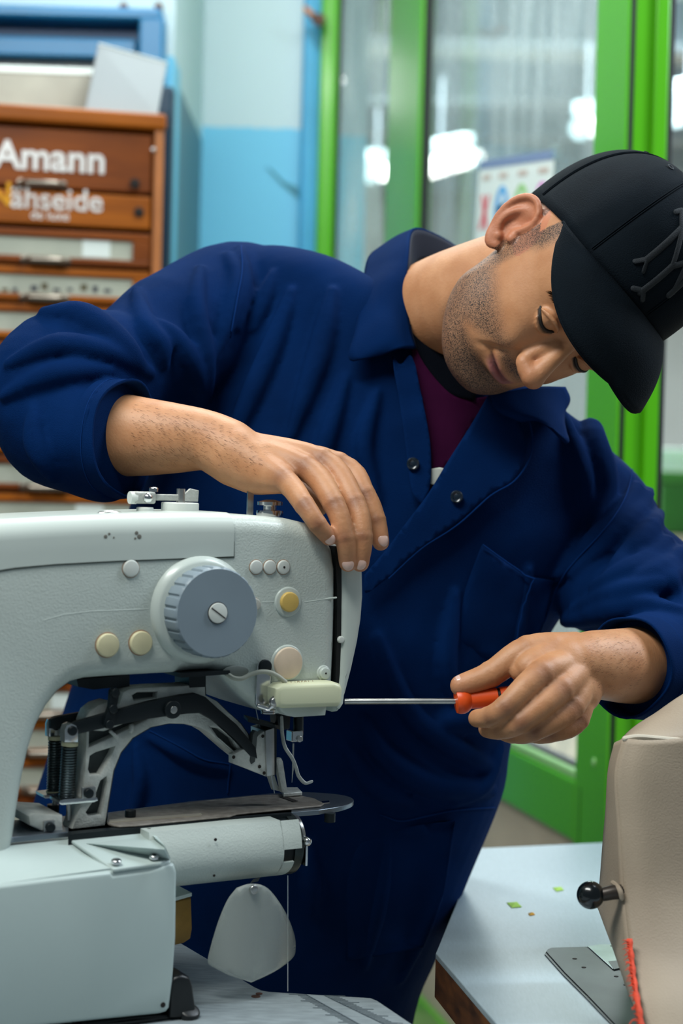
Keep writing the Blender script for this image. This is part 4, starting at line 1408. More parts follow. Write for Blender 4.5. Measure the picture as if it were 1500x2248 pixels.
def guard_uv(x, y):
    h_ = 0.02
    for _ in range(6):
        q_ = PG.uv(x, y, h_)
        h_ = 0.028 - 12.0 * (q_[0] - cx) ** 2
    return tuple(q_)


gv, gf = triangulate([guard_uv(x, y) for x, y in go], grid=0.006)
G0 = [PG.at(u, v, 0.028 - 12.0 * (u - cx) ** 2) for u, v in gv]
ga = obj('plastic_guard', (G0, gf), gm, sew, label='clear curved plastic guard')
sm = ga.modifiers.new('thick', 'SOLIDIFY')
sm.thickness = 0.0018
obj('guard_screw', disc(PG.pix(556, 1952, 0.028), MN, 0.004, 0.003, 0.001, 16), M['steel'], sew)

# --- pine block on the table behind the base
wb_ = thing('wooden_block', 'yellow wooden block with a pale top wedged behind the machine base', 'block', tz(405, 2075))
pb = Plane(PM.at(0, 0, -0.02), MU)
obj('block_body', plate_px(pb, [(372, 1985), (402, 1975), (422, 1972), (424, 2040), (420, 2062), (405, 2072), (372, 2080)], f0=0.0, f1=-0.05, rnd=0.003, steps=2), M['block_wood'], wb_)
obj('block_top', slab([pb.pix(372, 1984, 0.001) + Z_ * 0.001, pb.pix(421, 1970, 0.001) + Z_ * 0.001, pb.pix(421, 1970, 0.001) - MN * 0.05 + Z_ * 0.001, pb.pix(372, 1984, 0.001) - MN * 0.05 + Z_ * 0.001], Z_ * 0.003), M['paper'], wb_, smooth=False)
# ================================================================ the man
def cam2w(v):
    return v[0] * CR - v[1] * CU + v[2] * CF


HR = np.column_stack([cam2w(c) for c in ((0.5818, 0.5279, 0.6187), (-0.1427, 0.8152, -0.5614), (0.8007, -0.2383, -0.5496))])
_uu, _ss, _vv = np.linalg.svd(HR)
HR = _uu @ _vv                                             # head axes: his left, forward, up
HO = CAM + cam2w((0.2042, -0.2208, 1.6666))                # between the ears


def hw(p):
    """head-local millimetres -> world"""
    return HO + HR @ (np.asarray(p, float) / 1000.0)


def h2l(V):
    return ((np.asarray(V) - HO) @ HR) * 1000.0


# ---------------------------------------------------------------- head
SL = np.array([  # z, half width, front, back, centre y
    (-103, 16, 74, 34, 58), (-99, 32, 84, 20, 54), (-92, 44, 90.5, 4, 46), (-80, 56, 92.5, -12, 36), (-64, 63, 88, -18, 28), (-46, 64, 91, -24, 22), (-24, 66, 92, -46, 14),
    (0, 70, 90, -78, 8), (25, 73, 88, -92, 2), (45, 76, 95, -98, 0), (70, 77, 94, -99, -2), (95, 70, 82, -88, -4), (112, 53, 55, -66, -5), (122, 30, 28, -38, -5), (126, 8, 4, -12, -5)], float)


def sl_interp(z):
    out = []
    for c in range(1, 5):
        # monotone-ish cubic through the table
        out.append(float(np.interp(z, SL[:, 0], SL[:, c])))
    return out


zs = np.concatenate([np.linspace(-101, -90, 10), np.linspace(-88, 70, 90), np.linspace(72, 126, 28)])
tab = np.array([sl_interp(z) for z in zs])
for _ in range(6):                                        # soften the table's corners
    tab[1:-1] = 0.25 * tab[:-2] + 0.5 * tab[1:-1] + 0.25 * tab[2:]
NA = 160
HV = []
for z, (w, yf, yb, yc) in zip(zs, tab):
    for k in range(NA):
        a = 2 * math.pi * k / NA
        s, c = math.sin(a), math.cos(a)
        if c >= 0:
            n = 2.35
            x = w * math.copysign(abs(s) ** (2 / n), s)
            y = yc + (yf - yc) * abs(c) ** (2 / n)
        else:
            x = w * s
            y = yc + (yc - yb) * c
        HV.append((x, y, z))
HV = np.array(HV)


def g2(x, z, cx, cz, sx, sz):
    return np.exp(-((x - cx) / sx) ** 2 - ((z - cz) / sz) ** 2)


x, y, z = HV[:, 0].copy(), HV[:, 1].copy(), HV[:, 2].copy()
ax_ = np.abs(x)
front = np.clip((y - 15) / 45, 0, 1)
dy = np.zeros(len(x))
dy += -11 * g2(ax_, z, 31, 27, 17, 11)
dy += 7.5 * g2(ax_, z, 33, 24, 13, 9)
dy += 3.5 * g2(ax_, z, 30, 43, 20, 7)
dy += 5.0 * g2(ax_, z, 46, 2, 18, 15)
dy += 7.0 * g2(ax_, z, 35, -18, 13, 13)
dy += 6.0 * g2(ax_, z, 0, -36, 24, 17)
fold = np.abs(ax_ - (19 + (-16 - z) * 0.46))
dy += -5.0 * np.exp(-(fold / 3.4) ** 2) * np.clip(1 - np.abs(z + 34) / 24, 0, 1)
mz = -46.5 + 3.2 * (ax_ / 25) ** 2                       # mouth line, corners up
dy += 5.4 * np.exp(-((z - (mz + 4.6)) / 3.4) ** 2) * np.exp(-(ax_ / 20) ** 4)
dy += 7.0 * np.exp(-((z - (mz - 6.0)) / 4.6) ** 2) * np.exp(-(ax_ / 17) ** 4)
dy += -7.5 * np.exp(-((z - mz) / 1.9) ** 2) * np.exp(-(ax_ / 25) ** 6)
dy += -4.0 * g2(ax_, z, 27.5, -43, 4, 4)
dy += -2.0 * np.exp(-(ax_ / 3.2) ** 2) * np.exp(-((z + 31) / 7) ** 2)
dy += -3.5 * g2(ax_, z, 0, -64.5, 20, 5)
dy += 6.0 * g2(ax_, z, 0, -82, 18, 11)
HV[:, 1] += dy * front
# lateral: cheek hollow, masseter
side = np.clip(1 - np.abs(y - 20) / 45, 0, 1) * np.sign(x)
HV[:, 0] += side * (4.5 * np.exp(-((z + 50) / 22) ** 2))
nz_ = len(zs)
Fh = []
for i in range(nz_ - 1):
    for k in range(NA):
        l = (k + 1) % NA
        Fh.append((i * NA + k, i * NA + l, (i + 1) * NA + l, (i + 1) * NA + k))
Fh.append(tuple(range(NA))[::-1])
Fh.append(tuple(range((nz_ - 1) * NA, nz_ * NA)))
parts = [([hw(p) for p in HV], Fh)]


def hball(c, r, sc=(1, 1, 1)):
    return ball(hw(c), r / 1000.0, 24, 14, sc, HR)


def htube(P, R, seg=14):
    return tube([hw(p) for p in spline(P, 4)], [r / 1000.0 for r in np.interp(np.linspace(0, len(P) - 1, (len(P) - 1) * 4 + 1), range(len(P)), R)], seg, 'round')


# nose
parts += [htube([(0, 82, 34), (0, 90, 22), (0, 100, 8), (0, 109, -4), (0, 112, -9)], [7.5, 7.8, 8.6, 10.0, 10.6]),
          hball((0, 111.5, -10), 12.2, (1.08, 1, 0.92)), hball((0, 106, -18), 6.8)]
for s in (-1, 1):
    parts += [hball((s * 12, 101, -13.5), 9.0, (0.9, 1.15, 0.9)), hball((s * 7, 107, -12.5), 9.5), htube([(s * 7, 86, 18), (s * 10, 92, 0), (s * 12, 95, -10)], [6, 7, 7])]
    # lids over the eyeballs
    parts += [hball((s * 33, 76, 24), 12.5), htube([(s * 20, 86, 25), (s * 27, 89.5, 31), (s * 35, 89, 32.5), (s * 43, 84.5, 30), (s * 48, 79, 25)], [1.4, 2.2, 2.4, 2.2, 1.4]),
              htube([(s * 21, 85.5, 18.5), (s * 28, 88.5, 14.5), (s * 36, 87, 14), (s * 44, 82, 17)], [1.3, 1.9, 1.9, 1.4])]
    # ears
    eo = np.array([s * 75.5, -12, 1.0])
    eu = nrm((0, -0.30, 0.954))
    en = nrm((s * 0.90, 0.42, 0.10))
    eu = nrm(eu - np.dot(eu, en) * en)
    eb = np.cross(en, eu) * (1 if s < 0 else -1)
    if eb[1] > 0:
        eb = -eb

    def ept(b, u, h, eo=eo, eb=eb, eu=eu, en=en):
        return eo + b * eb + u * eu + h * en
    helix = [(-5, -1, 1), (-9, 8, 2.5), (-11, 19, 4), (-6, 29, 5), (4, 33.5, 5.5), (14, 30, 6), (20, 20, 6), (21, 7, 5.5), (18, -6, 4.5), (12, -16, 3)]
    parts.append(htube([ept(*p) for p in helix], [2.6, 3.2, 3.4, 3.6, 3.7, 3.7, 3.5, 3.3, 3.2, 3.4], 12))
    anti = [(6, -13, 3), (11, -6, 4), (12.5, 4, 4.2), (10, 14, 3.6), (5, 21, 2.4)]
    parts.append(htube([ept(*p) for p in anti], [3.6, 3.6, 3.6, 3.4, 3.0], 12))
    parts.append(htube([ept(12, -14, 2), ept(6, -21, 2), ept(-1, -25, 1.5), ept(-7, -21, 0.5)], [4.5, 5.6, 5.6, 4.5], 12))
    parts.append(hball(ept(-10, -5, 1), 5.5))
    parts.append(hball(ept(0, -15, 2.5), 4.4))
    E = np.column_stack([eb, eu, en])
    parts.append(ball(hw(ept(5, 4, -3.4)), 0.001, 24, 14, (17.5, 30, 3.2), HR @ E))
    parts.append(ball(hw(ept(14, 15, 1.0)), 0.001, 20, 12, (9, 15, 3.4), HR @ E))
    parts.append(ball(hw(ept(8, 23, 1.2)), 0.001, 20, 12, (13, 11, 3.4), HR @ E))
    parts.append(ball(hw(ept(4, 20, -1.5)), 0.001, 20, 12, (15, 13, 3.2), HR @ E))
    parts.append(ball(hw(ept(3, 1, -13)), 0.001, 20, 12, (13, 20, 9), HR @ E))

# ---------------------------------------------------------------- neck and hidden torso core
parts.append(tube(spline([hw((0, -18, -8)), W(1015, 668, 1.745), W(925, 712, 1.815), W(845, 765, 1.87)], 5),
                  np.interp(np.linspace(0, 3, 16), [0, 1, 2, 3], [0.055, 0.058, 0.060, 0.075]), 72, 'round'))
parts.append(tube(spline([W(845, 765, 1.83), W(760, 1050, 1.88), W(640, 1500, 1.90), W(590, 1850, 1.90)], 4), [0.08] * 13, 20, 'round'))


def limb(pts, rad, n=6, seg=56):
    P = spline(pts, n)
    R = np.interp(np.linspace(0, len(pts) - 1, len(P)), range(len(pts)), rad)
    return tube(P, list(R), seg, 'round')


# his right arm (left in the photo)
parts.append(limb([W(845, 765, 1.83), W(520, 660, 1.83), W(300, 780, 1.75), W(120, 905, 1.66)], [0.05, 0.045, 0.042, 0.042]))
parts.append(limb([W(120, 905, 1.66), W(200, 945, 1.64), W(290, 957, 1.62), W(380, 962, 1.605), W(450, 966, 1.595), W(515, 982, 1.582), W(590, 1010, 1.568)], [0.043, 0.042, 0.0385, 0.0335, 0.0285, 0.0245, 0.013]))
# his left arm
parts.append(limb([W(845, 800, 1.86), W(1270, 1120, 1.85), W(1400, 1260, 1.77), W(1525, 1390, 1.70)], [0.05, 0.036, 0.034, 0.038]))
parts.append(limb([W(1525, 1390, 1.70), W(1480, 1440, 1.66), W(1400, 1460, 1.61), W(1340, 1460, 1.575), W(1295, 1458, 1.555), W(1255, 1458, 1.540), W(1215, 1470, 1.525)], [0.042, 0.041, 0.0365, 0.033, 0.0305, 0.025, 0.014]))
# legs core
parts.append(tube([W(590, 1800, 1.90), W(520, 2400, 1.90)], 0.09, 20, 'round'))

NAILS = []


def finger(pts, rad, nail=None):
    P = spline(pts, 5)
    R = np.interp(np.linspace(0, len(pts) - 1, len(P)), range(len(pts)), rad)
    # knuckle swelling
    parts.append(tube(P, list(R), 32, 'round'))
    for p, r in zip(pts[1:-1], rad[1:-1]):
        parts.append(ball(p, r * 1.06, 16, 10))


fs = lambda px, py, off: PM.pix(px, py, off)
wr = W(500, 978, 1.583)
RH = dict(little=[wr, W(620, 1050, 1.535), W(668, 1108, 1.503), fs(697, 1150, 0.0095), fs(722, 1180, 0.0085)],
          ring=[wr, W(668, 1026, 1.548), W(733, 1106, 1.515), fs(757, 1180, 0.0115), fs(764, 1236, 0.0085)],
          middle=[wr, W(706, 1012, 1.562), W(778, 1104, 1.530), fs(796, 1178, 0.0105), fs(791, 1236, 0.0085)],
          index=[wr, W(742, 1020, 1.580), W(801, 1086, 1.560), W(826, 1142, 1.552), W(836, 1190, 1.548)])
for k, rr in (('little', 0.92), ('ring', 1.0), ('middle', 1.02), ('index', 1.0)):
    p = RH[k]
    finger(p, [0.0165 * rr, 0.0118 * rr, 0.0100 * rr, 0.0090 * rr, 0.0080 * rr])
    NAILS.append((p[-2], p[-1], 0.0080 * rr))
finger([wr, W(560, 1015, 1.60), W(640, 1065, 1.61), W(700, 1110, 1.605)], [0.017, 0.015, 0.012, 0.010])
parts.append(ball(W(575, 1012, 1.570), 0.001, 20, 12, (36, 20, 20), np.column_stack([nrm(W(680, 1050, 1.55) - wr), nrm(np.cross(CF, nrm(W(680, 1050, 1.55) - wr))), CF])))
parts.append(limb([W(462, 972, 1.59), W(520, 1003, 1.578), W(570, 1030, 1.565), W(618, 1052, 1.54)], [0.026, 0.0285, 0.025, 0.014]))

wl = W(1280, 1455, 1.548)
LH = dict(index=[wl, W(1190, 1478, 1.502), W(1110, 1552, 1.484), W(1072, 1574, 1.492), W(1048, 1577, 1.502)],
          middle=[wl, W(1232, 1512, 1.504), W(1142, 1585, 1.486), W(1095, 1601, 1.502), W(1070, 1600, 1.520)],
          ring=[wl, W(1258, 1549, 1.512), W(1172, 1604, 1.497), W(1125, 1611, 1.515), W(1100, 1604, 1.535)],
          little=[wl, W(1270, 1578, 1.525), W(1206, 1610, 1.512), W(1165, 1612, 1.530), W(1140, 1605, 1.548)])
for k, rr in (('index', 1.02), ('middle', 1.02), ('ring', 0.96), ('little', 0.86)):
    p = LH[k]
    finger(p, [0.0170 * rr, 0.0118 * rr, 0.0098 * rr, 0.0088 * rr, 0.0080 * rr])
TH_ = [W(1262, 1432, 1.548), W(1160, 1428, 1.535), W(1078, 1480, 1.530), W(1012, 1505, 1.526)]
finger(TH_, [0.019, 0.0135, 0.0118, 0.0098])
NAILS.append((TH_[-2], TH_[-1], 0.0092))
parts.append(ball(W(1240, 1462, 1.540), 0.027, 20, 12))
parts.append(ball(W(1262, 1510, 1.542), 0.026, 20, 12))
parts.append(limb([W(1215, 1432, 1.54), W(1165, 1462, 1.522), W(1145, 1475, 1.522)], [0.018, 0.014, 0.010]))

BV, BF = remesh(join(*parts), 0.0015, 4, 0.5)


def relax(V, Fq, weight, it):
    """extra smoothing where weight > 0"""
    E_ = np.concatenate([Fq[:, [0, 1]], Fq[:, [1, 2]], Fq[:, [2, 3]], Fq[:, [3, 0]]])
    weight = np.where(weight > 0.011, weight, 0.0)
    keep = (weight[E_[:, 0]] > 0.01) | (weight[E_[:, 1]] > 0.01)
    E_ = E_[keep]
    cnt = np.zeros(len(V))
    np.add.at(cnt, E_[:, 0], 1)
    np.add.at(cnt, E_[:, 1], 1)
    cnt = np.maximum(cnt, 1)[:, None]
    for _ in range(it):
        S = np.zeros_like(V)
        np.add.at(S, E_[:, 0], V[E_[:, 1]])
        np.add.at(S, E_[:, 1], V[E_[:, 0]])
        V = V + 0.5 * weight[:, None] * (S / cnt - V)
    return V


BF = np.asarray(BF)
_L = h2l(BV)
_w = np.exp(-(np.linalg.norm((np.abs(_L) * np.array([1, 0, 0]) + _L * np.array([0, 1, 1]) - np.array([8, 100, 0])) / np.array([26, 30, 34]), axis=1)) ** 4)
_w[_L[:, 2] < -26] = 0
BV = relax(BV, BF, _w, 9)
_we = np.exp(-(np.linalg.norm(_L - np.array([-78, -14, 2]), axis=1) / 38) ** 6) * (np.abs(_L[:, 0]) > 66)
BV = relax(BV, BF, _we, 5)
_wp = (np.linalg.norm(BV - wr, axis=1) < 0.085) * 1.0
BV = relax(BV, BF, _wp, 18)
_wp = (np.linalg.norm(BV - wl, axis=1) < 0.05) * 1.0
BV = relax(BV, BF, _wp, 6)
L = h2l(BV)
lx, ly, lz = np.abs(L[:, 0]), L[:, 1], L[:, 2]
on_head = (np.linalg.norm(L - np.array([0, 10, 0]), axis=1) < 150) & (lz > -112)
frontv = np.clip((ly - 20) / 20, 0, 1)


def sstep(v, a, b):
    t = np.clip((v - a) / (b - a), 0, 1)
    return t * t * (3 - 2 * t)


# beard area: jaw, chin, moustache, sideburn
jawl = sstep(-lz, 8, 34) * (1 - sstep(-lz, 100, 112)) * sstep(ly - np.clip(-lz - 45, 0, 60) * 0.45, -14, 6)
cheek_free = 1 - sstep(22 + (-lz - 22) * 0.75 - lx + 14, 0, 16) * sstep(-lz, -30, 0) * (1 - sstep(-lz, 52, 66))
sideburn = sstep(ly, -10, 0) * (1 - sstep(ly, 14, 26)) * sstep(lx, 50, 58) * sstep(lz, -30, -15) * (1 - sstep(lz, 55, 75))
hair = sstep(lz, 18, 40) * (1 - sstep(ly, 22, 34)) * sstep(lx, 40, 55)
nape = sstep(-ly, 28, 46) * sstep(lz, -40, -20)
mous = g2(lx, lz, 0, -31, 24, 6) * sstep(ly, 80, 90)
chinp = g2(lx, lz, 0, -80, 26, 18) * sstep(ly, 60, 76)
soul = g2(lx, lz, 0, -62, 10, 6) * frontv
mzl = -46.5 + 3.2 * (lx / 25) ** 2
lipm = np.clip(np.exp(-(((lz - (mzl - 1.2)) / 7.0) ** 4)) * (lx < 24.5) * np.exp(-(lx / 22) ** 8), 0, 1) * sstep(ly, 78, 84)
stub = np.clip(jawl * cheek_free + 1.3 * mous + 0.9 * chinp + 0.8 * soul + 0.85 * sideburn + 0.8 * hair + nape, 0, 1.25) * on_head * (1 - np.clip(lipm * 1.4, 0, 1))
nose_free = 1 - sstep(ly, 100, 104) * sstep(lz, -24, -20)
stub *= nose_free
stub *= 1 - np.clip((np.linalg.norm((L - np.array([-80, -16, 2])) / np.array([10, 24, 40]), axis=1) < 1) * 1.0 + (lx > 74) * (ly < 6), 0, 1)
lipm = lipm * on_head
eye_curve = 21.5 - 3.6 * (1 - ((lx - 33) / 14) ** 2)
slit = np.exp(-(((lz - eye_curve) / 2.0) ** 4)) * (np.abs(lx - 33) < 13.5) * sstep(ly, 66, 74) * on_head
slit = np.maximum(np.clip(slit, 0, 1), 0.6 * np.exp(-((lz - mzl) / 1.2) ** 2) * (lx < 25) * sstep(ly, 76, 82) * on_head)
ear_red = on_head * (np.linalg.norm(L - np.array([-78, -14, 6]), axis=1) < 38) * (lx > 70)
nose_red = on_head * np.exp(-(np.linalg.norm((L - np.array([0, 108, -10])) / np.array([20, 16, 16]), axis=1)) ** 2)
red = np.clip(0.8 * ear_red + 0.45 * nose_red, 0, 1)
knk = np.zeros(len(BV))
for d_ in (RH, LH):
    for p in d_.values():
        for c_, s_ in ((p[1], 0.010), (p[2], 0.008), (p[3], 0.006)):
            knk = np.maximum(knk, np.exp(-(np.linalg.norm(BV - (c_ - CF * 0.008), axis=1) / s_) ** 2))
tip = np.zeros(len(BV))
for a_, b_, r_ in NAILS:
    tip = np.maximum(tip, np.exp(-(np.linalg.norm(BV - b_, axis=1) / 0.011) ** 2))
red = np.maximum(red, 0.6 * tip)

sk = bpy.data.materials.new('skin')
sk.use_nodes = True
nt = sk.node_tree
bs = nt.nodes['Principled BSDF']
bs.inputs['Roughness'].default_value = 0.52
bs.inputs['Subsurface Weight'].default_value = 0.12
bs.inputs['Subsurface Radius'].default_value = (1.0, 0.4, 0.2)
bs.inputs['Subsurface Scale'].default_value = 0.006
tcn = nt.nodes.new('ShaderNodeTexCoord')


def attr(n):
    a = nt.nodes.new('ShaderNodeAttribute')
    a.attribute_name = n
    return a.outputs['Fac']


def mixc(fac, a, b):
    m = nt.nodes.new('ShaderNodeMix')
    m.data_type = 'RGBA'
    if isinstance(fac, float):
        m.inputs[0].default_value = fac
    else:
        nt.links.new(fac, m.inputs[0])
    for i, v in ((6, a), (7, b)):
        if isinstance(v, tuple):
            m.inputs[i].default_value = v
        else:
            nt.links.new(v, m.inputs[i])
    return m.outputs[2]


def mul(a, b):
    m = nt.nodes.new('ShaderNodeMath')
    m.operation = 'MULTIPLY'
    m.use_clamp = True
    for i, v in ((0, a), (1, b)):
        if isinstance(v, float):
            m.inputs[i].default_value = v
        else:
            nt.links.new(v, m.inputs[i])
    return m.outputs[0]


def noise(scale, detail, lo_, hi_):
    n = nt.nodes.new('ShaderNodeTexNoise')
    n.inputs['Scale'].default_value = scale
    n.inputs['Detail'].default_value = detail
    nt.links.new(tcn.outputs['Object'], n.inputs['Vector'])
    r = nt.nodes.new('ShaderNodeMapRange')
    r.inputs[1].default_value = lo_
    r.inputs[2].default_value = hi_
    nt.links.new(n.outputs[0], r.inputs[0])
    return r.outputs[0], n.outputs[0]


blot, _ = noise(38, 4, 0.35, 0.7)
col_ = mixc(blot, lin(182, 126, 86), lin(198, 144, 104))
col_ = mixc(mul(attr('red'), 0.55), col_, lin(190, 104, 84))
col_ = mixc(mul(attr('knuckle'), 0.8), col_, lin(126, 80, 58))
dots, _ = noise(1150, 1, 0.47, 0.58)
col_ = mixc(mul(attr('stubble'), 0.50), col_, lin(112, 92, 80))
col_ = mixc(mul(mul(attr('stubble'), dots), 1.0), col_, lin(42, 34, 32))
col_ = mixc(attr('lip'), col_, lin(150, 92, 92))
col_ = mixc(attr('slit'), col_, lin(24, 16, 14))
nt.links.new(col_, bs.inputs['Base Color'])
_, fine = noise(420, 3, 0, 1)
bmp = nt.nodes.new('ShaderNodeBump')
bmp.inputs['Strength'].default_value = 0.22
bmp.inputs['Distance'].default_value = 0.0012
nt.links.new(fine, bmp.inputs['Height'])
nt.links.new(bmp.outputs[0], bs.inputs['Normal'])

man = thing('person', 'man in navy work coverall and black cap bending over the white sewing machine', 'person', (W(600, 2000, 1.9)[0], W(600, 2000, 1.9)[1], 0.0))
me = bake_mesh('body', BV, BF, dict(stubble=stub, lip=lipm, slit=slit, red=red, knuckle=knk))
body = link('body', me, sk, man)
BODY_BVH = BVHTree.FromPolygons([tuple(p) for p in BV.tolist()], [tuple(f) for f in BF.tolist()])
nm = mat('fingernail', (228, 190, 176), 0.28, coat=0.3)
for a_, b_, r_ in NAILS:
    ax = nrm(b_ - a_)
    out = nrm(-CF - np.dot(-CF, ax) * ax)
    if b_ is TH_[-1]:
        out = nrm(CU * 0.9 - CF * 0.35 - np.dot(CU * 0.9 - CF * 0.35, ax) * ax)
    elif b_ is RH['index'][-1]:
        out = nrm(-CF + 0.5 * CR - np.dot(-CF + 0.5 * CR, ax) * ax)
    sdv = np.cross(ax, out)
    obj('fingernail', ball(b_ - ax * r_ * 0.15 + out * r_ * 0.62, 0.001, 20, 12, (r_ * 860, r_ * 700, r_ * 440), np.column_stack([ax, sdv, out])), nm, body)


def face_pt(x_, z_, lift=0.6):
    o_ = hw((x_, 160, z_))
    hit = BODY_BVH.ray_cast(Vector(o_), Vector(-HR[:, 1]))
    return np.array(hit[0]) + HR[:, 1] * lift / 1000.0


lash = mat('dark_hair', (14, 10, 9), 0.6)
rs2 = random.Random(5)
for s in (-1, 1):
    P = [face_pt(s * xx, 21.5 - 3.6 * (1 - ((xx - 33) / 14) ** 2) + 1.2, 0.6) for xx in np.linspace(20, 47, 12)]
    obj('eyelashes', tube(P, [0.0005] + [0.0016] * 10 + [0.0008], 8), lash, body)
    vs = []
    for i in range(230):
        t_ = rs2.random()
        xx = 17 + 39 * t_
        zz = 36.5 + 7.5 * math.sin(min(1, t_ * 1.15) * math.pi * 0.72) - 4 * max(0, t_ - 0.7) / 0.3 + rs2.uniform(-3.6, 3.6) * (1 - 0.55 * t_)
        p0 = face_pt(s * xx, zz, 0.1)
        dv = HR @ np.array([s * (0.75 + 0.25 * t_), 0.45, 0.5 - 0.8 * t_])
        ln = rs2.uniform(0.005, 0.009)
        sd_ = nrm(np.cross(dv, HR[:, 1])) * 0.00028
        vs.append(([p0 - sd_, p0 + sd_, p0 + HR[:, 1] * 0.0004, p0 + nrm(dv) * ln], [(0, 1, 3), (1, 2, 3), (2, 0, 3), (0, 2, 1)]))
    obj('eyebrow', join(*vs), lash, body, smooth=False, kind='stuff')
# ================================================================ cap
M['cap'] = mat('black_cotton_twill', (12, 20, 27), 0.85, var=0.18, vscale=30, bump=0.35, bscale=900, spec=0.08)
M['cap_thread'] = mat('black_embroidery', (13, 22, 30), 0.8, bump=0.4, bscale=1200)


def seam_pt(a):
    s, c = math.sin(a), math.cos(a)
    if c >= 0:
        return np.array([80 * s, 14 + 70 * c ** 0.9, 62 + 42 * c])
    return np.array([80 * s, 14 + 122 * c, 62 + 80 * c])


CA = np.array([0, -66, 142.0])
CC = np.array([0, -14, 40.0])


def crown(a, t, lift=0.0):
    e = seam_pt(a)
    tau = t * math.pi / 2
    p = CC + (e - CC) * math.cos(tau) ** 0.80 + (CA - CC) * math.sin(tau) ** 0.86
    b = 1 + 0.055 * math.sin(min(1, t * 1.5) * math.pi / 2)
    p = CC + (p - CC) * b
    p = p + nrm(p - CC) * lift
    return p


capo = thing('baseball_cap', 'black baseball cap with a raised black monogram worn on the man\'s tilted head', 'cap', hw((0, 0, 60)))
na, ntau = 120, 28
V, Fc = [], []
for j in range(ntau + 1):
    t = j / ntau
    for k in range(na):
        a = 2 * math.pi * k / na
        # panel valleys at the six seams
        da = min(abs((a - q + math.pi) % (2 * math.pi) - math.pi) for q in (0, math.pi / 3, 2 * math.pi / 3, math.pi, 4 * math.pi / 3, 5 * math.pi / 3))
        V.append(hw(crown(a, min(t, 0.999), -1.3 * math.exp(-(da / 0.05) ** 2) + 1.2 * math.sin(5 * a + 6 * t) * t * (1 - t))))
for j in range(ntau):
    for k in range(na):
        l = (k + 1) % na
        Fc.append((j * na + k, j * na + l, (j + 1) * na + l, (j + 1) * na + k))
Fc.append(tuple(range(ntau * na, (ntau + 1) * na)))
cr_ = obj('crown', (V, Fc), M['cap'], capo, auto=80)
sd = cr_.modifiers.new('thick', 'SOLIDIFY')
sd.thickness = 0.002
for q in range(6):
    a = q * math.pi / 3
    for s in (-1, 1):
        P = [hw(crown(a + s * 0.012 / max(0.3, math.cos(t * 1.4)), t, -0.4)) for t in np.linspace(0.02, 0.97, 26)]
        obj('panel_seam', tube(P, 0.0007, 6), M['cap'], capo)
    if q not in (0,):
        pass
for a in (math.pi / 6, -math.pi / 6, math.pi / 2, -math.pi / 2, 5 * math.pi / 6, -5 * math.pi / 6):
    c = hw(crown(a, 0.70, 0.2))
    nn = nrm(HR @ (crown(a, 0.70, 5) - crown(a, 0.70, 0)))
    obj('eyelet', cyl(c, nn, [(0.0035, -0.0005), (0.0036, 0.0009), (0.0022, 0.0011), (0.0014, 0.0002)], 16), M['cap_thread'], capo)
obj('button', ball(hw(crown(0, 0.998, 2)), 0.0085, 18, 10, (1, 1, 0.55), HR), M['cap'], capo)


def outer_pt(a):
    s, c = math.sin(a), max(0.0, math.cos(a))
    y = 24 + 124 * c ** 0.62
    z_ = 60 + 14 * c ** 1.2
    if s > 0:
        z_ += 4 * s * c
        y += 32 * s * c
    else:
        z_ += 17 * s * (c ** 0.5)
    return np.array([80 * s, y, z_])


V, Fc = [], []
nb, nr = 60, 14
for i in range(nb + 1):
    a = math.radians(-88 + 176 * i / nb)
    s0, o0 = seam_pt(a), outer_pt(a)
    s0 = CC + (s0 - CC) * 1.005
    for j in range(nr + 1):
        t = j / nr
        p = s0 + (o0 - s0) * t
        p[2] += 9 * math.sin(t * math.pi) * math.cos(a)
        p[1] += 3 * math.sin(t * math.pi)
        V.append(hw(p))
for i in range(nb):
    for j in range(nr):
        q = i * (nr + 1) + j
        Fc.append((q, q + 1, q + nr + 2, q + nr + 1))
brim = obj('brim', (V, Fc), M['cap'], capo, auto=80)
sd = brim.modifiers.new('thick', 'SOLIDIFY')
sd.thickness = 0.0035
sd.offset = 1
obj('brim_edge', tube([hw(outer_pt(math.radians(-88 + 176 * i / 70))) for i in range(71)], 0.0022, 8, 'round'), M['cap'], brim)
obj('brim_seam', tube([hw(CC + (seam_pt(math.radians(-90 + 180 * i / 70)) - CC) * 1.02) for i in range(71)], 0.0016, 8, 'round'), M['cap'], brim)
for tt in (0.18, 0.36, 0.54, 0.72, 0.88):
    P = [np.array(V[i * (nr + 1) + int(tt * nr)]) + HR[:, 2] * 0.0003 for i in range(2, nb - 1)]
    obj('brim_stitch', tube(P, 0.0006, 6), M['cap_thread'], brim)
# raised interlocking monogram on the front panels
def mono(pts, r=2.0):
    P = [hw(crown(a_ - 0.30, t_, 0.0)) for a_, t_ in spline([np.array(p) for p in pts], 6)]
    nn_ = nrm(P[len(P) // 2] - hw(CC))
    return tube(P, [r / 1000] * len(P), 12, 'round', up=np.cross(nn_, P[-1] - P[0]), flat=0.45)


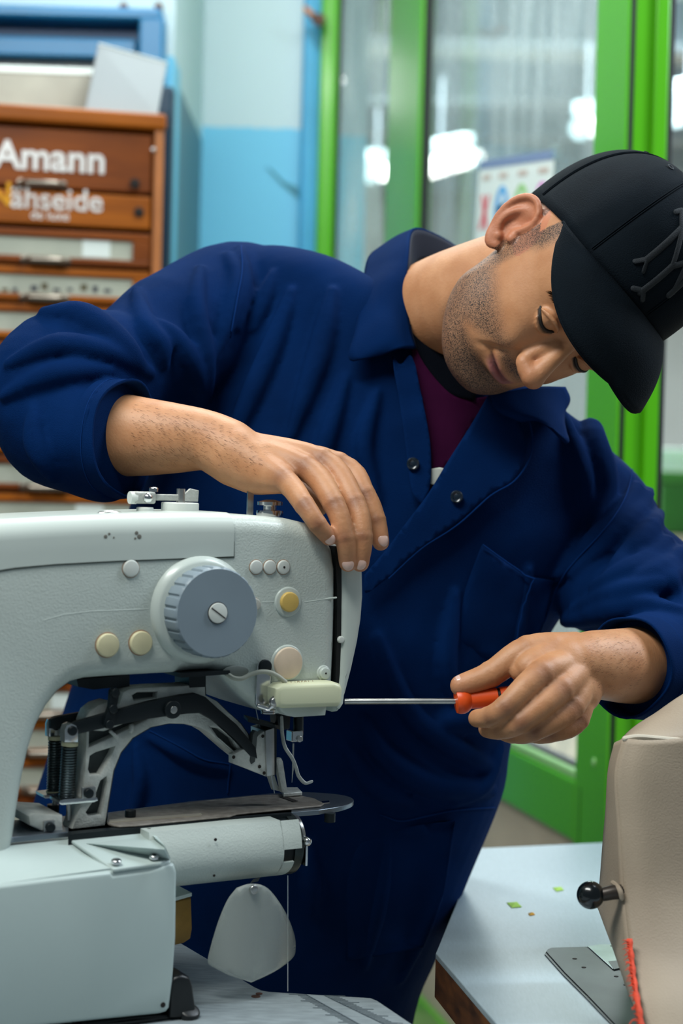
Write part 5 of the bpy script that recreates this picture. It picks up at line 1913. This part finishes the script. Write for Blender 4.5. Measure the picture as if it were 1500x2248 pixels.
st = [[(-0.26, 0.16), (-0.25, 0.62)], [(0.26, 0.14), (0.25, 0.60)], [(-0.27, 0.60), (0.0, 0.40), (0.27, 0.16)], [(-0.34, 0.66), (-0.25, 0.62), (-0.18, 0.66)], [(0.18, 0.60), (0.25, 0.60), (0.33, 0.65)],
      [(-0.33, 0.12), (-0.26, 0.16), (-0.18, 0.12)], [(-0.42, 0.50), (-0.34, 0.46), (-0.22, 0.40), (-0.08, 0.30), (0.0, 0.24)], [(0.42, 0.48), (0.33, 0.46), (0.20, 0.40), (0.08, 0.30), (0.0, 0.24)],
      [(0.0, 0.25), (0.0, 0.05)], [(-0.09, 0.04), (0.0, 0.06), (0.09, 0.04)], [(-0.46, 0.46), (-0.42, 0.50), (-0.36, 0.52)], [(0.46, 0.45), (0.42, 0.48), (0.37, 0.51)]]
obj('monogram', join(*[mono(p, 3.3 if len(p) == 2 else 2.8) for p in st]), M['cap_thread'], capo, label='raised tone-on-tone interlocking letters')

# ================================================================ coverall
M['navy'] = mat('navy_cotton_drill', (1, 32, 76), 0.85, var=0.16, vscale=14, bump=0.3, bscale=1100, spec=0.05)
# soft creases of the drill cloth
_nt = M['navy'].node_tree
_bp0 = [n for n in _nt.nodes if n.type == 'BUMP'][0]
_w = _nt.nodes.new('ShaderNodeTexNoise')
_w.inputs['Scale'].default_value = 13
_w.inputs['Detail'].default_value = 1
_w.inputs['Distortion'].default_value = 0.5
_tc = [n for n in _nt.nodes if n.type == 'TEX_COORD'][0]
_nt.links.new(_tc.outputs['Object'], _w.inputs['Vector'])
_b2 = _nt.nodes.new('ShaderNodeBump')
_b2.inputs['Strength'].default_value = 0.35
_b2.inputs['Distance'].default_value = 0.02
_nt.links.new(_w.outputs['Fac'], _b2.inputs['Height'])
_nt.links.new(_b2.outputs['Normal'], _bp0.inputs['Normal'])
M['navy_edge'] = mat('navy_seam_thread', (6, 42, 94), 0.8, spec=0.05)
M['navy_dark'] = mat('navy_lining', (6, 14, 36), 0.85)
M['tee_dark'] = mat('dark_shirt_rib', (4, 7, 15), 0.85, bump=0.3, bscale=700, spec=0.05)
M['tee'] = mat('maroon_shirt', (48, 8, 40), 0.85, var=0.2, vscale=20, spec=0.05)
M['tee_white'] = mat('white_shirt_print', (188, 192, 184), 0.7)
M['button'] = mat('dark_button', (16, 30, 44), 0.25, coat=0.4)

rg = [((860, 640), (1075, 850), 1.815, 0.050), ((700, 560), (1220, 905), 1.835, 0.088), ((545, 548), (1345, 1000), 1.845, 0.112), ((470, 640), (1385, 1110), 1.850, 0.128), ((400, 830), (1330, 1240), 1.850, 0.142),
      ((310, 1050), (1235, 1345), 1.855, 0.150), ((225, 1300), (1180, 1440), 1.860, 0.158), ((165, 1490), (1135, 1560), 1.862, 0.160), ((112, 1650), (1117, 1650), 1.865, 0.158), ((75, 1775), (1100, 1745), 1.868, 0.156),
      ((62, 1930), (1025, 1930), 1.870, 0.150), ((66, 2090), (960, 2090), 1.872, 0.144), ((75, 2250), (905, 2250), 1.874, 0.140), ((95, 2700), (850, 2700), 1.88, 0.13)]
NS = 56
ctl = []
for (l, r, d, hd) in rg:
    a, b = W(*l, d), W(*r, d)
    ctl.append(np.concatenate([a, b, [hd]]))
ctl = spline(ctl, 6)
rings = []
for c in ctl:
    a, b, hd = c[:3], c[3:6], c[6]
    m_, h_ = (a + b) / 2, (b - a) / 2
    ring = []
    for k in range(NS):
        t = 2 * math.pi * k / NS
        cx_, sx_ = math.cos(t), math.sin(t)
        n = 2.3
        ring.append(m_ + h_ * math.copysign(abs(cx_) ** (2 / n), cx_) - CF * hd * math.copysign(abs(sx_) ** (2 / n), sx_))
    rings.append(ring)
cparts = [loft(rings)]


def sleeve(pts, rad, n=8, wob=0.0, seed=0, seg=32):
    P = spline(pts, n)
    R = np.interp(np.linspace(0, len(pts) - 1, len(P)), range(len(pts)), rad)
    v, f = tube(P, list(R), seg, True)
    r_ = random.Random(seed)
    ph = [r_.uniform(0, 6.28) for _ in range(6)]
    if wob:
        v = [np.asarray(p) for p in v]
        m = len(P)
        for i in range(m):
            c = P[i]
            s = i / (m - 1)
            for k in range(seg):
                a = 2 * math.pi * k / seg
                wv = math.sin(s * 21 + 2.0 * math.sin(a + ph[0]) + ph[1]) * 0.6 + math.sin(s * 33 + 3 * math.sin(a + ph[2]) + ph[3]) * 0.4
                q = v[i * seg + k]
                v[i * seg + k] = q + nrm(q - c) * wob * wv * min(1, s * 6)
    return v, f


RS = [W(640, 740, 1.86), W(505, 680, 1.83), W(385, 752, 1.77), W(270, 812, 1.715), W(150, 838, 1.665), W(118, 920, 1.64), W(195, 962, 1.622), W(262, 965, 1.607)]
cparts.append(sleeve(RS, [0.075, 0.073, 0.071, 0.060, 0.073, 0.060, 0.058, 0.055], 8, 0.0035, 1))
LS = [W(1240, 1080, 1.85), W(1308, 1130, 1.82), W(1366, 1215, 1.785), W(1445, 1310, 1.735), W(1530, 1385, 1.695), W(1500, 1432, 1.66), W(1430, 1462, 1.62), W(1400, 1463, 1.605)]
cparts.append(sleeve(LS, [0.068, 0.060, 0.054, 0.056, 0.056, 0.056, 0.050, 0.047], 8, 0.003, 2))

cparts.append(sleeve([W(1240, 1225, 1.83), W(1300, 1285, 1.79), W(1390, 1325, 1.72), W(1475, 1375, 1.675)], [0.052, 0.046, 0.046, 0.05], 8, 0.002, 5))

# base surface for placing the folds
V0, F0 = remesh(join(*cparts), 0.006, 2)
B0 = BVHTree.FromPolygons([tuple(p) for p in V0.tolist()], [tuple(f) for f in np.asarray(F0).tolist()])


def hit(bvh, px, py):
    h = bvh.ray_cast(Vector(CAM), Vector(nrm(ray(px, py))))
    return (np.array(h[0]), np.array(h[1])) if h[0] is not None else (None, None)


def fold(pts, r0, sink=-0.05, taper=True):
    """a soft ridge of cloth lying on the surface under the given points"""
    P, R = [], []
    S = spline([np.array(p, float) for p in pts], 5)
    for i, s in enumerate(S):
        p, n = hit(B0, *s)
        if p is None:
            continue
        t = i / (len(S) - 1)
        r = r0 * (0.35 + 0.65 * math.sin(math.pi * min(1, max(0, t * 0.9 + 0.05)))) if taper else r0
        P.append(p - n * r * sink)
        R.append(r)
    if len(P) > 3:
        cparts.append(tube(P, R, 12, 'round'))


for pts, r in (
    # right sleeve (left in the photo)
    (((300, 640), (320, 720), (350, 760), (360, 800)), 0.012), (((100, 690), (180, 700), (260, 760), (310, 810)), 0.016), (((20, 800), (90, 770), (150, 760), (250, 780), (330, 820)), 0.012),
    (((10, 870), (90, 830), (170, 815), (240, 815)), 0.011), (((75, 900), (78, 960), (100, 1010), (118, 1050)), 0.012), (((500, 560), (520, 620), (500, 700), (470, 780)), 0.010),
    (((440, 590), (430, 680), (450, 800), (450, 900)), 0.011), (((310, 700), (380, 740), (430, 820), (445, 890)), 0.011), (((525, 545), (535, 620), (522, 720)), 0.009),
    # chest
    (((640, 640), (600, 760), (540, 900), (500, 1000)), 0.012), (((730, 640), (700, 780), (640, 960)), 0.012), (((760, 830), (720, 960), (700, 1040)), 0.010),
    (((830, 860), (800, 980), (830, 1100)), 0.009), (((600, 600), (560, 720)), 0.009),
    # left shoulder and sleeve
    (((1290, 900), (1300, 980), (1320, 1060), (1310, 1150)), 0.014), (((1230, 900), (1280, 1040), (1290, 1130)), 0.011), (((1400, 1070), (1360, 1140), (1290, 1210), (1230, 1260)), 0.011),
    (((1425, 1080), (1400, 1130), (1340, 1190), (1260, 1260)), 0.010), (((1445, 1130), (1400, 1210), (1340, 1260)), 0.012), (((1465, 1190), (1430, 1240), (1370, 1270), (1310, 1290)), 0.013),
    (((1500, 1210), (1450, 1260), (1390, 1280)), 0.012), (((1500, 1260), (1430, 1290), (1340, 1310), (1260, 1340)), 0.010), (((1490, 1300), (1470, 1270), (1500, 1240)), 0.009),
    (((1490, 1340), (1400, 1330), (1300, 1350), (1230, 1365)), 0.010),
    # belly / waist
    (((1000, 1300), (980, 1450), (1000, 1560)), 0.010), (((1160, 1250), (1130, 1400), (1120, 1500)), 0.010), (((830, 1400), (900, 1560), (1000, 1640), (1090, 1690)), 0.012),
    (((940, 1600), (1000, 1580), (1060, 1600)), 0.012), (((800, 1580), (850, 1660), (950, 1720), (1080, 1735)), 0.014), (((760, 1640), (820, 1720), (900, 1760)), 0.011),
    (((1100, 1640), (1060, 1720), (1000, 1760)), 0.010), (((330, 1620), (420, 1660), (500, 1690)), 0.008), (((300, 1640), (310, 1720), (290, 1800)), 0.008),
    (((850, 1850), (830, 1980), (800, 2120)), 0.010), (((980, 1850), (940, 2000), (880, 2150)), 0.010), (((680, 1850), (690, 2000)), 0.010)):
    fold(pts, r * (1.35 if pts[0][0] > 1280 and pts[0][1] < 1400 else 1.1))
CV, CFc = remesh(join(*cparts), 0.0030, 3)
CFc = np.asarray(CFc)
CB = BVHTree.FromPolygons([tuple(p) for p in CV.tolist()], [tuple(f) for f in CFc.tolist()])
cov_ = link('coverall', bake_mesh('coverall', CV, CFc), M['navy'], man)


def on(px, py, off):
    p, n = hit(CB, px, py)
    if p is None:
        return None
    if np.dot(n, CAM - p) < 0:
        n = -n
    return p + n * off


def patch(name, poly, m, parent, off=0.002, thick=0.002, grid=14, bulge=0.0, smooth_n=6):
    """piece of cloth laid on the coverall: outline in frame pixels, grid of real surface points, solid"""
    tv, tf = triangulate([tuple(map(float, p)) for p in poly], grid=grid)
    P = [on(x_, y_, 0.0) for x_, y_ in tv]
    ds = [np.dot(p - CAM, CF) if p is not None else None for p in P]
    ok = [d for d in ds if d is not None]
    md = float(np.median(ok))
    ds = np.array([md if d is None else d for d in ds])
    nb_ = [set() for _ in tv]
    for t in tf:
        for i in range(3):
            nb_[t[i]].update((t[(i + 1) % 3], t[(i + 2) % 3]))
    for _ in range(smooth_n):
        ds = np.array([0.5 * ds[i] + 0.5 * np.mean([ds[j] for j in nb_[i]]) if nb_[i] else ds[i] for i in range(len(ds))])
    Vp = [W(x_, y_, d - off - bulge) for (x_, y_), d in zip(tv, ds)]
    o = obj(name, (Vp, tf), m, parent, auto=80)
    s_ = o.modifiers.new('thick', 'SOLIDIFY')
    s_.thickness = thick
    s_.offset = 0
    return o


def rope(name, pts, r, m, parent, off=0.001, n=6):
    P = [on(x_, y_, off) for x_, y_ in spline([np.array(p, float) for p in pts], n)]
    P = [p for p in P if p is not None]
    return obj(name, tube(P, r, 6, 'round'), m, parent)


def smooth_poly(*segs):
    out = []
    for s in segs:
        q = spline([np.array(p, float) for p in s], 4) if len(s) > 2 else [np.array(p, float) for p in s]
        out += [tuple(p) for p in q[:-1]]
    return out


# shirt under the coverall
tee = obj('shirt_collar', tube(spline([W(975, 692, 1.79), W(930, 716, 1.812), W(880, 748, 1.84), W(845, 770, 1.865)], 4), list(np.linspace(0.0605, 0.085, 13)), 32), M['tee_dark'], man)
patch('shirt', smooth_poly([(903, 740), (932, 800), (982, 858), (1030, 874), (1085, 868)], [(1085, 868), (1030, 950), (985, 1020), (945, 1088)], [(945, 1088), (938, 1000), (925, 900), (905, 800)], [(905, 800), (903, 740)]), M['tee'], man, off=0.006, thick=0.003, grid=12, smooth_n=14)
patch('shirt_print', [(944, 1030), (965, 1026), (986, 1030), (972, 1052), (960, 1066), (942, 1062)], M['tee_white'], man, off=0.010, thick=0.002, grid=10)

# fronts and plackets
lp = patch('front_edge', smooth_poly([(862, 782), (880, 800), (900, 780), (912, 800)], [(912, 800), (928, 880), (943, 960), (947, 1030), (942, 1078), (930, 1110)], [(930, 1110), (905, 1080), (893, 1000), (880, 900), (866, 820)], [(866, 820), (862, 782)]), M['navy'], cov_, off=0.013, thick=0.003, grid=10, smooth_n=16)
pl = patch('placket', smooth_poly([(1072, 868), (1030, 940), (985, 1010), (940, 1084), (890, 1150), (845, 1210), (800, 1262)], [(800, 1262), (803, 1302), (850, 1270)],
                                  [(850, 1270), (920, 1205), (1000, 1150), (1070, 1090), (1120, 1060), (1150, 1010), (1156, 965), (1142, 925)], [(1142, 925), (1120, 880), (1072, 868)]),
           M['navy'], cov_, off=0.016, thick=0.003, grid=12, smooth_n=16)
rope('seam', [(1148, 930), (1156, 970), (1148, 1015), (1118, 1058), (1068, 1090), (1000, 1148), (920, 1203), (850, 1268)], 0.0008, M['navy_edge'], cov_, 0.017)
for x_, y_, po_ in ((907, 1020, 0.015), (1003, 1093, 0.019)):
    p = on(x_, y_, 0.0)
    n_ = nrm(CAM - p + CU * 0.1)
    p = p + n_ * po_
    r_ = 0.0063
    obj('button', cyl(p, n_, [(r_ * 0.9, 0), (r_, 0.0012), (r_, 0.0022), (r_ * 0.85, 0.0030), (r_ * 0.62, 0.0026), (r_ * 0.5, 0.0018), (r_ * 0.3, 0.0022), (0.0001, 0.0024)], 28), M['button'], lp if x_ < 950 else pl)

# collar
def sheet(name, rows, m, parent, thick=0.003, n=6):
    """lofted cloth sheet through rows of 3D control points"""
    R = [spline(r, n) for r in rows]
    cols = list(zip(*R))
    cols = [spline(list(c), n) for c in cols]
    G = list(zip(*cols))
    h_, w_ = len(G), len(G[0])
    Vg = [p for r in G for p in r]
    Fg = [(i * w_ + j, i * w_ + j + 1, (i + 1) * w_ + j + 1, (i + 1) * w_ + j) for i in range(h_ - 1) for j in range(w_ - 1)]
    o = obj(name, (Vg, Fg), m, parent, auto=80)
    s_ = o.modifiers.new('thick', 'SOLIDIFY')
    s_.thickness = thick
    s_.offset = 0
    return o


sheet('shirt_rib', [[W(900, 590, 1.752), W(932, 672, 1.744), W(970, 742, 1.737), W(1014, 818, 1.730), W(1052, 852, 1.724)],
                    [W(895, 680, 1.735), W(905, 745, 1.727), W(935, 805, 1.720), W(985, 862, 1.716), W(1040, 880, 1.716)]], M['tee_dark'], man)
# fold line (top) to free edge, his right half: from behind the neck down to the tip
sheet('collar', [
    [W(1035, 566, 1.86), W(965, 520, 1.85), W(908, 504, 1.81), W(897, 560, 1.765), W(893, 650, 1.735), W(900, 720, 1.722), W(912, 765, 1.715)],
    [W(1000, 560, 1.90), W(940, 522, 1.885), W(868, 522, 1.835), W(846, 600, 1.755), W(846, 680, 1.722), W(858, 735, 1.705), W(880, 765, 1.702)],
    [W(980, 570, 1.92), W(905, 535, 1.91), W(818, 556, 1.85), W(796, 640, 1.765), W(780, 730, 1.722), W(768, 790, 1.705), W(838, 778, 1.705)]], M['navy'], cov_)
sheet('collar_stand', [
    [W(1035, 566, 1.86), W(965, 521, 1.85), W(909, 506, 1.812), W(898, 560, 1.767), W(894, 650, 1.737), W(901, 720, 1.724), W(912, 765, 1.717)],
    [W(1020, 590, 1.84), W(970, 575, 1.85), W(915, 575, 1.83), W(902, 620, 1.80), W(899, 690, 1.775), W(906, 750, 1.755), W(915, 790, 1.745)]], M['navy_dark'], cov_)
# his left half, mostly hidden by the jaw
sheet('collar', [
    [W(1075, 862, 1.70), W(1120, 860, 1.705), W(1180, 850, 1.72), W(1240, 850, 1.75)],
    [W(1090, 900, 1.70), W(1150, 905, 1.70), W(1205, 895, 1.715), W(1250, 880, 1.75)],
    [W(1142, 925, 1.705), W(1190, 925, 1.70), W(1247, 973, 1.695), W(1228, 915, 1.74)]], M['navy'], cov_)
rope('seam', [(770, 786), (800, 782), (838, 772), (870, 748)], 0.0006, M['navy_edge'], cov_, 0.030) if False else None

# armhole, pocket and trouser seams
rope('seam', [(528, 530), (532, 590), (520, 660), (505, 740)], 0.0009, M['navy_edge'], cov_, 0.0006)
rope('seam', [(1388, 1032), (1375, 1090), (1330, 1160), (1270, 1225), (1228, 1280), (1195, 1365)], 0.0009, M['navy_edge'], cov_, 0.0006)
pk = patch('chest_pocket', [(1058, 1195), (1110, 1232), (1165, 1266), (1218, 1276), (1195, 1365), (1160, 1470), (1000, 1420), (1020, 1300)], M['navy'], cov_, off=0.004, thick=0.002, grid=16, smooth_n=8)
rope('seam', [(1058, 1195), (1110, 1232), (1165, 1268)], 0.0009, M['navy_edge'], pk, 0.006)
rope('seam', [(1165, 1268), (1145, 1340), (1130, 1420)], 0.0007, M['navy_edge'], pk, 0.006)
rope('seam', [(835, 1788), (880, 1802), (940, 1790), (1000, 1778), (1085, 1772)], 0.0009, M['navy_edge'], cov_, 0.0008)
rope('seam', [(330, 1605), (400, 1642), (450, 1668), (505, 1678)], 0.0008, M['navy_edge'], cov_, 0.0008)
rope('seam', [(505, 1678), (500, 1740)], 0.0008, M['navy_edge'], cov_, 0.0008)
patch('leg_pocket', [(775, 1830), (1000, 1800), (975, 1960), (930, 2080), (760, 2110), (755, 1980)], M['navy'], cov_, off=0.0025, thick=0.002, grid=22, smooth_n=6)


# cuffs: open bands round the forearms
def cuff(c0, c1, r0_, r1_, seed):
    r_ = random.Random(seed)
    ax = nrm(c1 - c0)
    u_ = nrm(np.cross(ax, CF))
    w_ = np.cross(ax, u_)
    ph = [r_.uniform(0, 6.28) for _ in range(3)]
    rings_ = []
    for t, rr, k_ in ((0, r0_, 0), (0.25, r0_ * 1.0, 0.3), (0.6, (r0_ + r1_) / 2, 0.7), (0.85, r1_, 1), (1.0, r1_ * 1.01, 1), (1.02, r1_ * 0.985, 1), (1.0, r1_ * 0.955, 1), (0.6, r1_ * 0.94, 1), (0.3, r1_ * 0.9, 1)):
        ring = []
        for k in range(48):
            a = 2 * math.pi * k / 48
            q = rr * (1 + k_ * (0.030 * math.sin(3 * a + ph[0]) + 0.022 * math.sin(5 * a + ph[1])))
            ring.append(c0 + (c1 - c0) * t + ax * k_ * 0.004 * math.sin(2 * a + ph[2]) + q * (math.cos(a) * u_ + math.sin(a) * w_))
        rings_.append(ring)
    o = obj('cuff', loft(rings_, False, False), M['navy'], cov_, auto=70)
    st_ = []
    for k in range(49):
        a = 2 * math.pi * k / 48
        q = (r0_ + r1_) / 2 * (1 + 0.5 * (0.030 * math.sin(3 * a + ph[0]) + 0.022 * math.sin(5 * a + ph[1]))) + 0.0006
        st_.append(c0 + (c1 - c0) * 0.42 + q * (math.cos(a) * u_ + math.sin(a) * w_))
    obj('cuff_stitch', tube(st_, 0.0005, 6), M['navy_edge'], o)


cuff(W(232, 965, 1.613), W(279, 966, 1.603), 0.0570, 0.0560, 3)
cuff(W(1432, 1462, 1.622), W(1378, 1461, 1.592), 0.0500, 0.0470, 4)

# ================================================================ screwdriver
M['orange'] = mat('orange_plastic', (232, 84, 24), 0.4, var=0.08, vscale=40)
s0, s1 = W(757, 1540, 1.522), W(1004, 1539, 1.526)
axs = nrm(W(1100, 1530, 1.531) - s1)
scd = thing('screwdriver', 'orange-handled screwdriver held in the hand at the right', 'screwdriver', s1)
obj('shaft', tube([s0, s1], 0.0026, 16), M['steel'], scd)
hp_ = [(0.004, -0.002), (0.0108, -0.001), (0.0118, 0.002), (0.0118, 0.006), (0.0106, 0.009), (0.0082, 0.012), (0.0084, 0.018), (0.0088, 0.030), (0.0088, 0.036), (0.0080, 0.0365), (0.0080, 0.0385), (0.0090, 0.039), (0.0096, 0.055), (0.0100, 0.075), (0.0095, 0.088), (0.006, 0.092), (0.0005, 0.093)]
obj('handle', cyl(s1, axs, hp_, 32), M['orange'], scd)
obj('handle_ring', cyl(s1, axs, [(0.0079, 0.0362), (0.0084, 0.0364), (0.0084, 0.0388), (0.0079, 0.039)], 32), M['black'], scd)

# fine hair on the forearms
hv = []
rh = random.Random(11)
for poly, dirpx, cnt in (([(285, 870), (420, 905), (520, 940), (600, 985), (560, 1040), (470, 1020), (290, 1030)], (W(560, 990, 1.57) - W(290, 940, 1.61)), 800),
                         ([(1300, 1385), (1360, 1372), (1415, 1400), (1425, 1480), (1380, 1530), (1320, 1520), (1280, 1460)], (W(1230, 1440, 1.54) - W(1420, 1460, 1.61)), 450)):
    k = 0
    while k < cnt:
        x_ = rh.uniform(min(p[0] for p in poly), max(p[0] for p in poly))
        y_ = rh.uniform(min(p[1] for p in poly), max(p[1] for p in poly))
        k += 1
        if not inside((x_, y_), poly):
            continue
        p, n_ = hit(BODY_BVH, x_, y_)
        if p is None:
            continue
        n_ = n_ if np.dot(n_, CAM - p) > 0 else -n_
        dv = nrm(nrm(dirpx) + 0.25 * n_ + CU * rh.uniform(-0.5, 0.2))
        ln = rh.uniform(0.003, 0.007)
        q = p + dv * ln
        m_ = p + dv * ln * 0.5 + n_ * 0.0006
        w_ = nrm(np.cross(dv, n_)) * 0.00008
        hv.append(([p - w_, p + w_, m_ - w_, m_ + w_, q], [(0, 1, 3, 2), (2, 3, 4)]))
obj('arm_hair', join(*hv), mat('arm_hair_brown', (84, 54, 36), 0.6), body, smooth=False, kind='stuff')
# ================================================================ covered machine on the right table
M['cover'] = mat('beige_dust_cover', (170, 154, 134), 0.62, var=0.12, vscale=9, bump=0.2, bscale=600, dark=(150, 134, 116))
M['knob_black'] = mat('black_bakelite', (8, 14, 16), 0.22, coat=0.4)
M['fringe'] = mat('orange_red_binding', (222, 70, 34), 0.7, var=0.3, vscale=160)
M['plate_dark'] = mat('dark_bed_plate', (58, 64, 64), 0.4, metal=0.6, var=0.25, vscale=30)
M['plate_light'] = mat('bright_slide_plate', (170, 182, 182), 0.3, metal=0.8, var=0.2, vscale=40)
cm = thing('covered_sewing_machine', 'sewing machine under a beige dust cover at the right edge', 'sewing machine', (0.42, 1.45, ZT))
nfront = [W(1372, 1622, 1.46), W(1354, 1700, 1.455), W(1362, 1820, 1.45), W(1370, 1960, 1.44), W(1384, 2090, 1.415), W(1402, 2190, 1.38), W(1418, 2266, 1.36)]
nleft = [W(1352, 1640, 1.53), W(1340, 1700, 1.535), W(1328, 1820, 1.54), W(1318, 1945, 1.545), W(1312, 1985, 1.545), W(1330, 2015, 1.54), W(1347, 2040, 1.535)]
nmid = [0.5 * (a + b) + CR * -0.004 for a, b in zip(nfront, nleft)]
nr1 = [p + CR * 0.12 + CF * 0.015 + CU * (0.004 if i == 0 else 0) for i, p in enumerate(nfront)]
nr2 = [p + CR * 0.32 + CF * 0.05 for p in nfront]
bk = [p + CR * 0.30 + CF * 0.12 for p in nleft]
sheet('cover_side', [nleft, nmid, [p - CF * 0.0 for p in nfront]], M['cover'], cm, 0.002, 6)
sheet('cover_front', [nfront, [p + CR * 0.03 - CF * 0.006 for p in nfront], nr1, nr2], M['cover'], cm, 0.002, 6)
t0, t1, t2 = nleft[0], nmid[0], nfront[0]
up0 = [W(1352, 1640, 1.53), W(1362, 1628, 1.50), W(1372, 1622, 1.46)]
up1 = [W(1385, 1604, 1.535), W(1395, 1606, 1.505), W(1402, 1618, 1.462)]
up2 = [W(1432, 1572, 1.54), W(1442, 1578, 1.51), W(1452, 1622, 1.466)]
up3 = [W(1560, 1500, 1.545), W(1560, 1520, 1.51), W(1560, 1632, 1.48)]
up4 = [W(1800, 1470, 1.555), W(1800, 1500, 1.52), W(1800, 1640, 1.51)]
sheet('cover_top', [up0, up1, up2, up3, up4], M['cover'], cm, 0.002, 6)
obj('cover_edge_line', tube(spline([up0[2], up1[2], up2[2], up3[2]], 6), 0.0024, 8, 'round'), mat('cover_highlight', (206, 196, 178), 0.5), cm)  # pale tube standing in for the highlight streak along the top edge
obj('machine_head', box(W(1420, 2010, 1.60), CR * 0.25, CF * 0.06, CU * 0.14), M['enamel_s'], cm, smooth=False, bevel=0.01)
obj('machine_foot', box(W(1420, 2010, 1.60) - np.array([0, 0, W(1420, 2010, 1.60)[2] - ZT - 0.001]), CR * 0.25, CF * 0.06, np.array([0, 0, W(1420, 2010, 1.60)[2] - ZT])), M['enamel_s'], cm, smooth=False, bevel=0.004)
kb = W(1297, 1965, 1.445)
obj('lever_knob', ball(kb, 0.0118, 28, 18), M['knob_black'], cm, label='black ball knob')
obj('lever', tube([kb + CR * 0.008, W(1345, 1959, 1.442), W(1374, 1957, 1.446)], [0.0055, 0.0062, 0.0062], 14), mat('brown_lever', (62, 54, 48), 0.4, metal=0.4), cm)
obj('lever_hole_edge', tube(spline([W(1346, 1938, 1.452), W(1354, 1944, 1.444), W(1362, 1956, 1.436), W(1366, 1972, 1.436)], 4), 0.0022, 8, 'round'), M['cover'], cm)


def ribbon(pts, w, name):
    P = spline(pts, 6)
    fr_ = frames(P)
    vs = []
    for i, p in enumerate(P):
        t_ = fr_[i][0]
        sd_ = nrm(np.cross(t_, CF)) * w * (1 + 0.25 * math.sin(i * 1.7))
        vs += [p - sd_, p + sd_]
    fc = [(2 * i, 2 * i + 1, 2 * i + 3, 2 * i + 2) for i in range(len(P) - 1)]
    o = obj(name, (vs, fc), M['fringe'], cm, auto=80)
    s_ = o.modifiers.new('thick', 'SOLIDIFY')
    s_.thickness = 0.0015


ribbon([W(1362, 1968, 1.48), W(1363, 1990, 1.475), W(1368, 2012, 1.47), W(1374, 2030, 1.465)], 0.0042, 'binding')
ribbon([W(1382, 2062, 1.412), W(1387, 2110, 1.400), W(1393, 2160, 1.384), W(1402, 2210, 1.366), W(1411, 2262, 1.352)], 0.0022, 'binding')
rs3 = random.Random(9)
fr_v = []
for i in range(60):
    t = i / 60
    b = W(1383 + 27 * t ** 1.2 - 2, 2066 + 185 * t, 1.409 - 0.054 * t)
    e = b + CR * rs3.uniform(-0.006, -0.002) + CU * rs3.uniform(-0.004, 0.003)
    fr_v.append(tube([b, (b + e) / 2 + CU * 0.0008, e], [0.0004, 0.0004, 0.0002], 5))
obj('loose_threads', join(*fr_v), M['fringe'], cm, kind='stuff')
obj('loose_thread', tube(spline([W(1402, 2240, 1.352), W(1392, 2238, 1.350), W(1384, 2246, 1.348), W(1380, 2256, 1.346)], 5), 0.0005, 6), M['fringe'], cm)

pz = ZT + 0.0015
bp_ = thing('bed_plate', 'dark steel machine bed plate let into the pale table', 'plate', tz(1300, 2160))
q = [(1199, 2094), (1203, 2088), (1212, 2085), (1290, 2083), (1318, 2079), (1400, 2078), (1480, 2200), (1480, 2330), (1420, 2330), (1345, 2248), (1290, 2190), (1240, 2140)]
obj('plate', slab([tz(*p) + Z_ * 0.0022 for p in q], (0, 0, -0.002)), M['plate_dark'], bp_, smooth=False, bevel=0.0006)
obj('plate_rim', slab([tz(x_ - 3, y_ + 3) + Z_ * 0.0012 for x_, y_ in q], (0, 0, -0.001)), M['black'], bp_, smooth=False)
obj('slide_plate', slab([tz(*p) + Z_ * 0.0032 for p in ((1290, 2084), (1318, 2080), (1396, 2079), (1398, 2122), (1345, 2134))], (0, 0, -0.001)), M['plate_light'], bp_, smooth=False, bevel=0.0004)
obj('slide_seam', slab([tz(*p) + Z_ * 0.0034 for p in ((1336, 2118), (1396, 2112), (1398, 2124), (1348, 2136))], (0, 0, -0.001)), M['plate_dark'], bp_, smooth=False)
for x_, y_, r_ in ((1262, 2110, 0.0022), (1282, 2129, 0.0022), (1353, 2149, 0.0022), (1374, 2168, 0.0022), (1342, 2084, 0.0010), (1356, 2085, 0.0010), (1355, 2096, 0.0010), (1368, 2094, 0.0010)):
    obj('plate_hole', disc(tz(x_, y_) + Z_ * (0.0022 if x_ < 1300 or y_ > 2140 else 0.0032), Z_, r_, 0.0003, 0.0001, 14), M['gap_dark'], bp_)
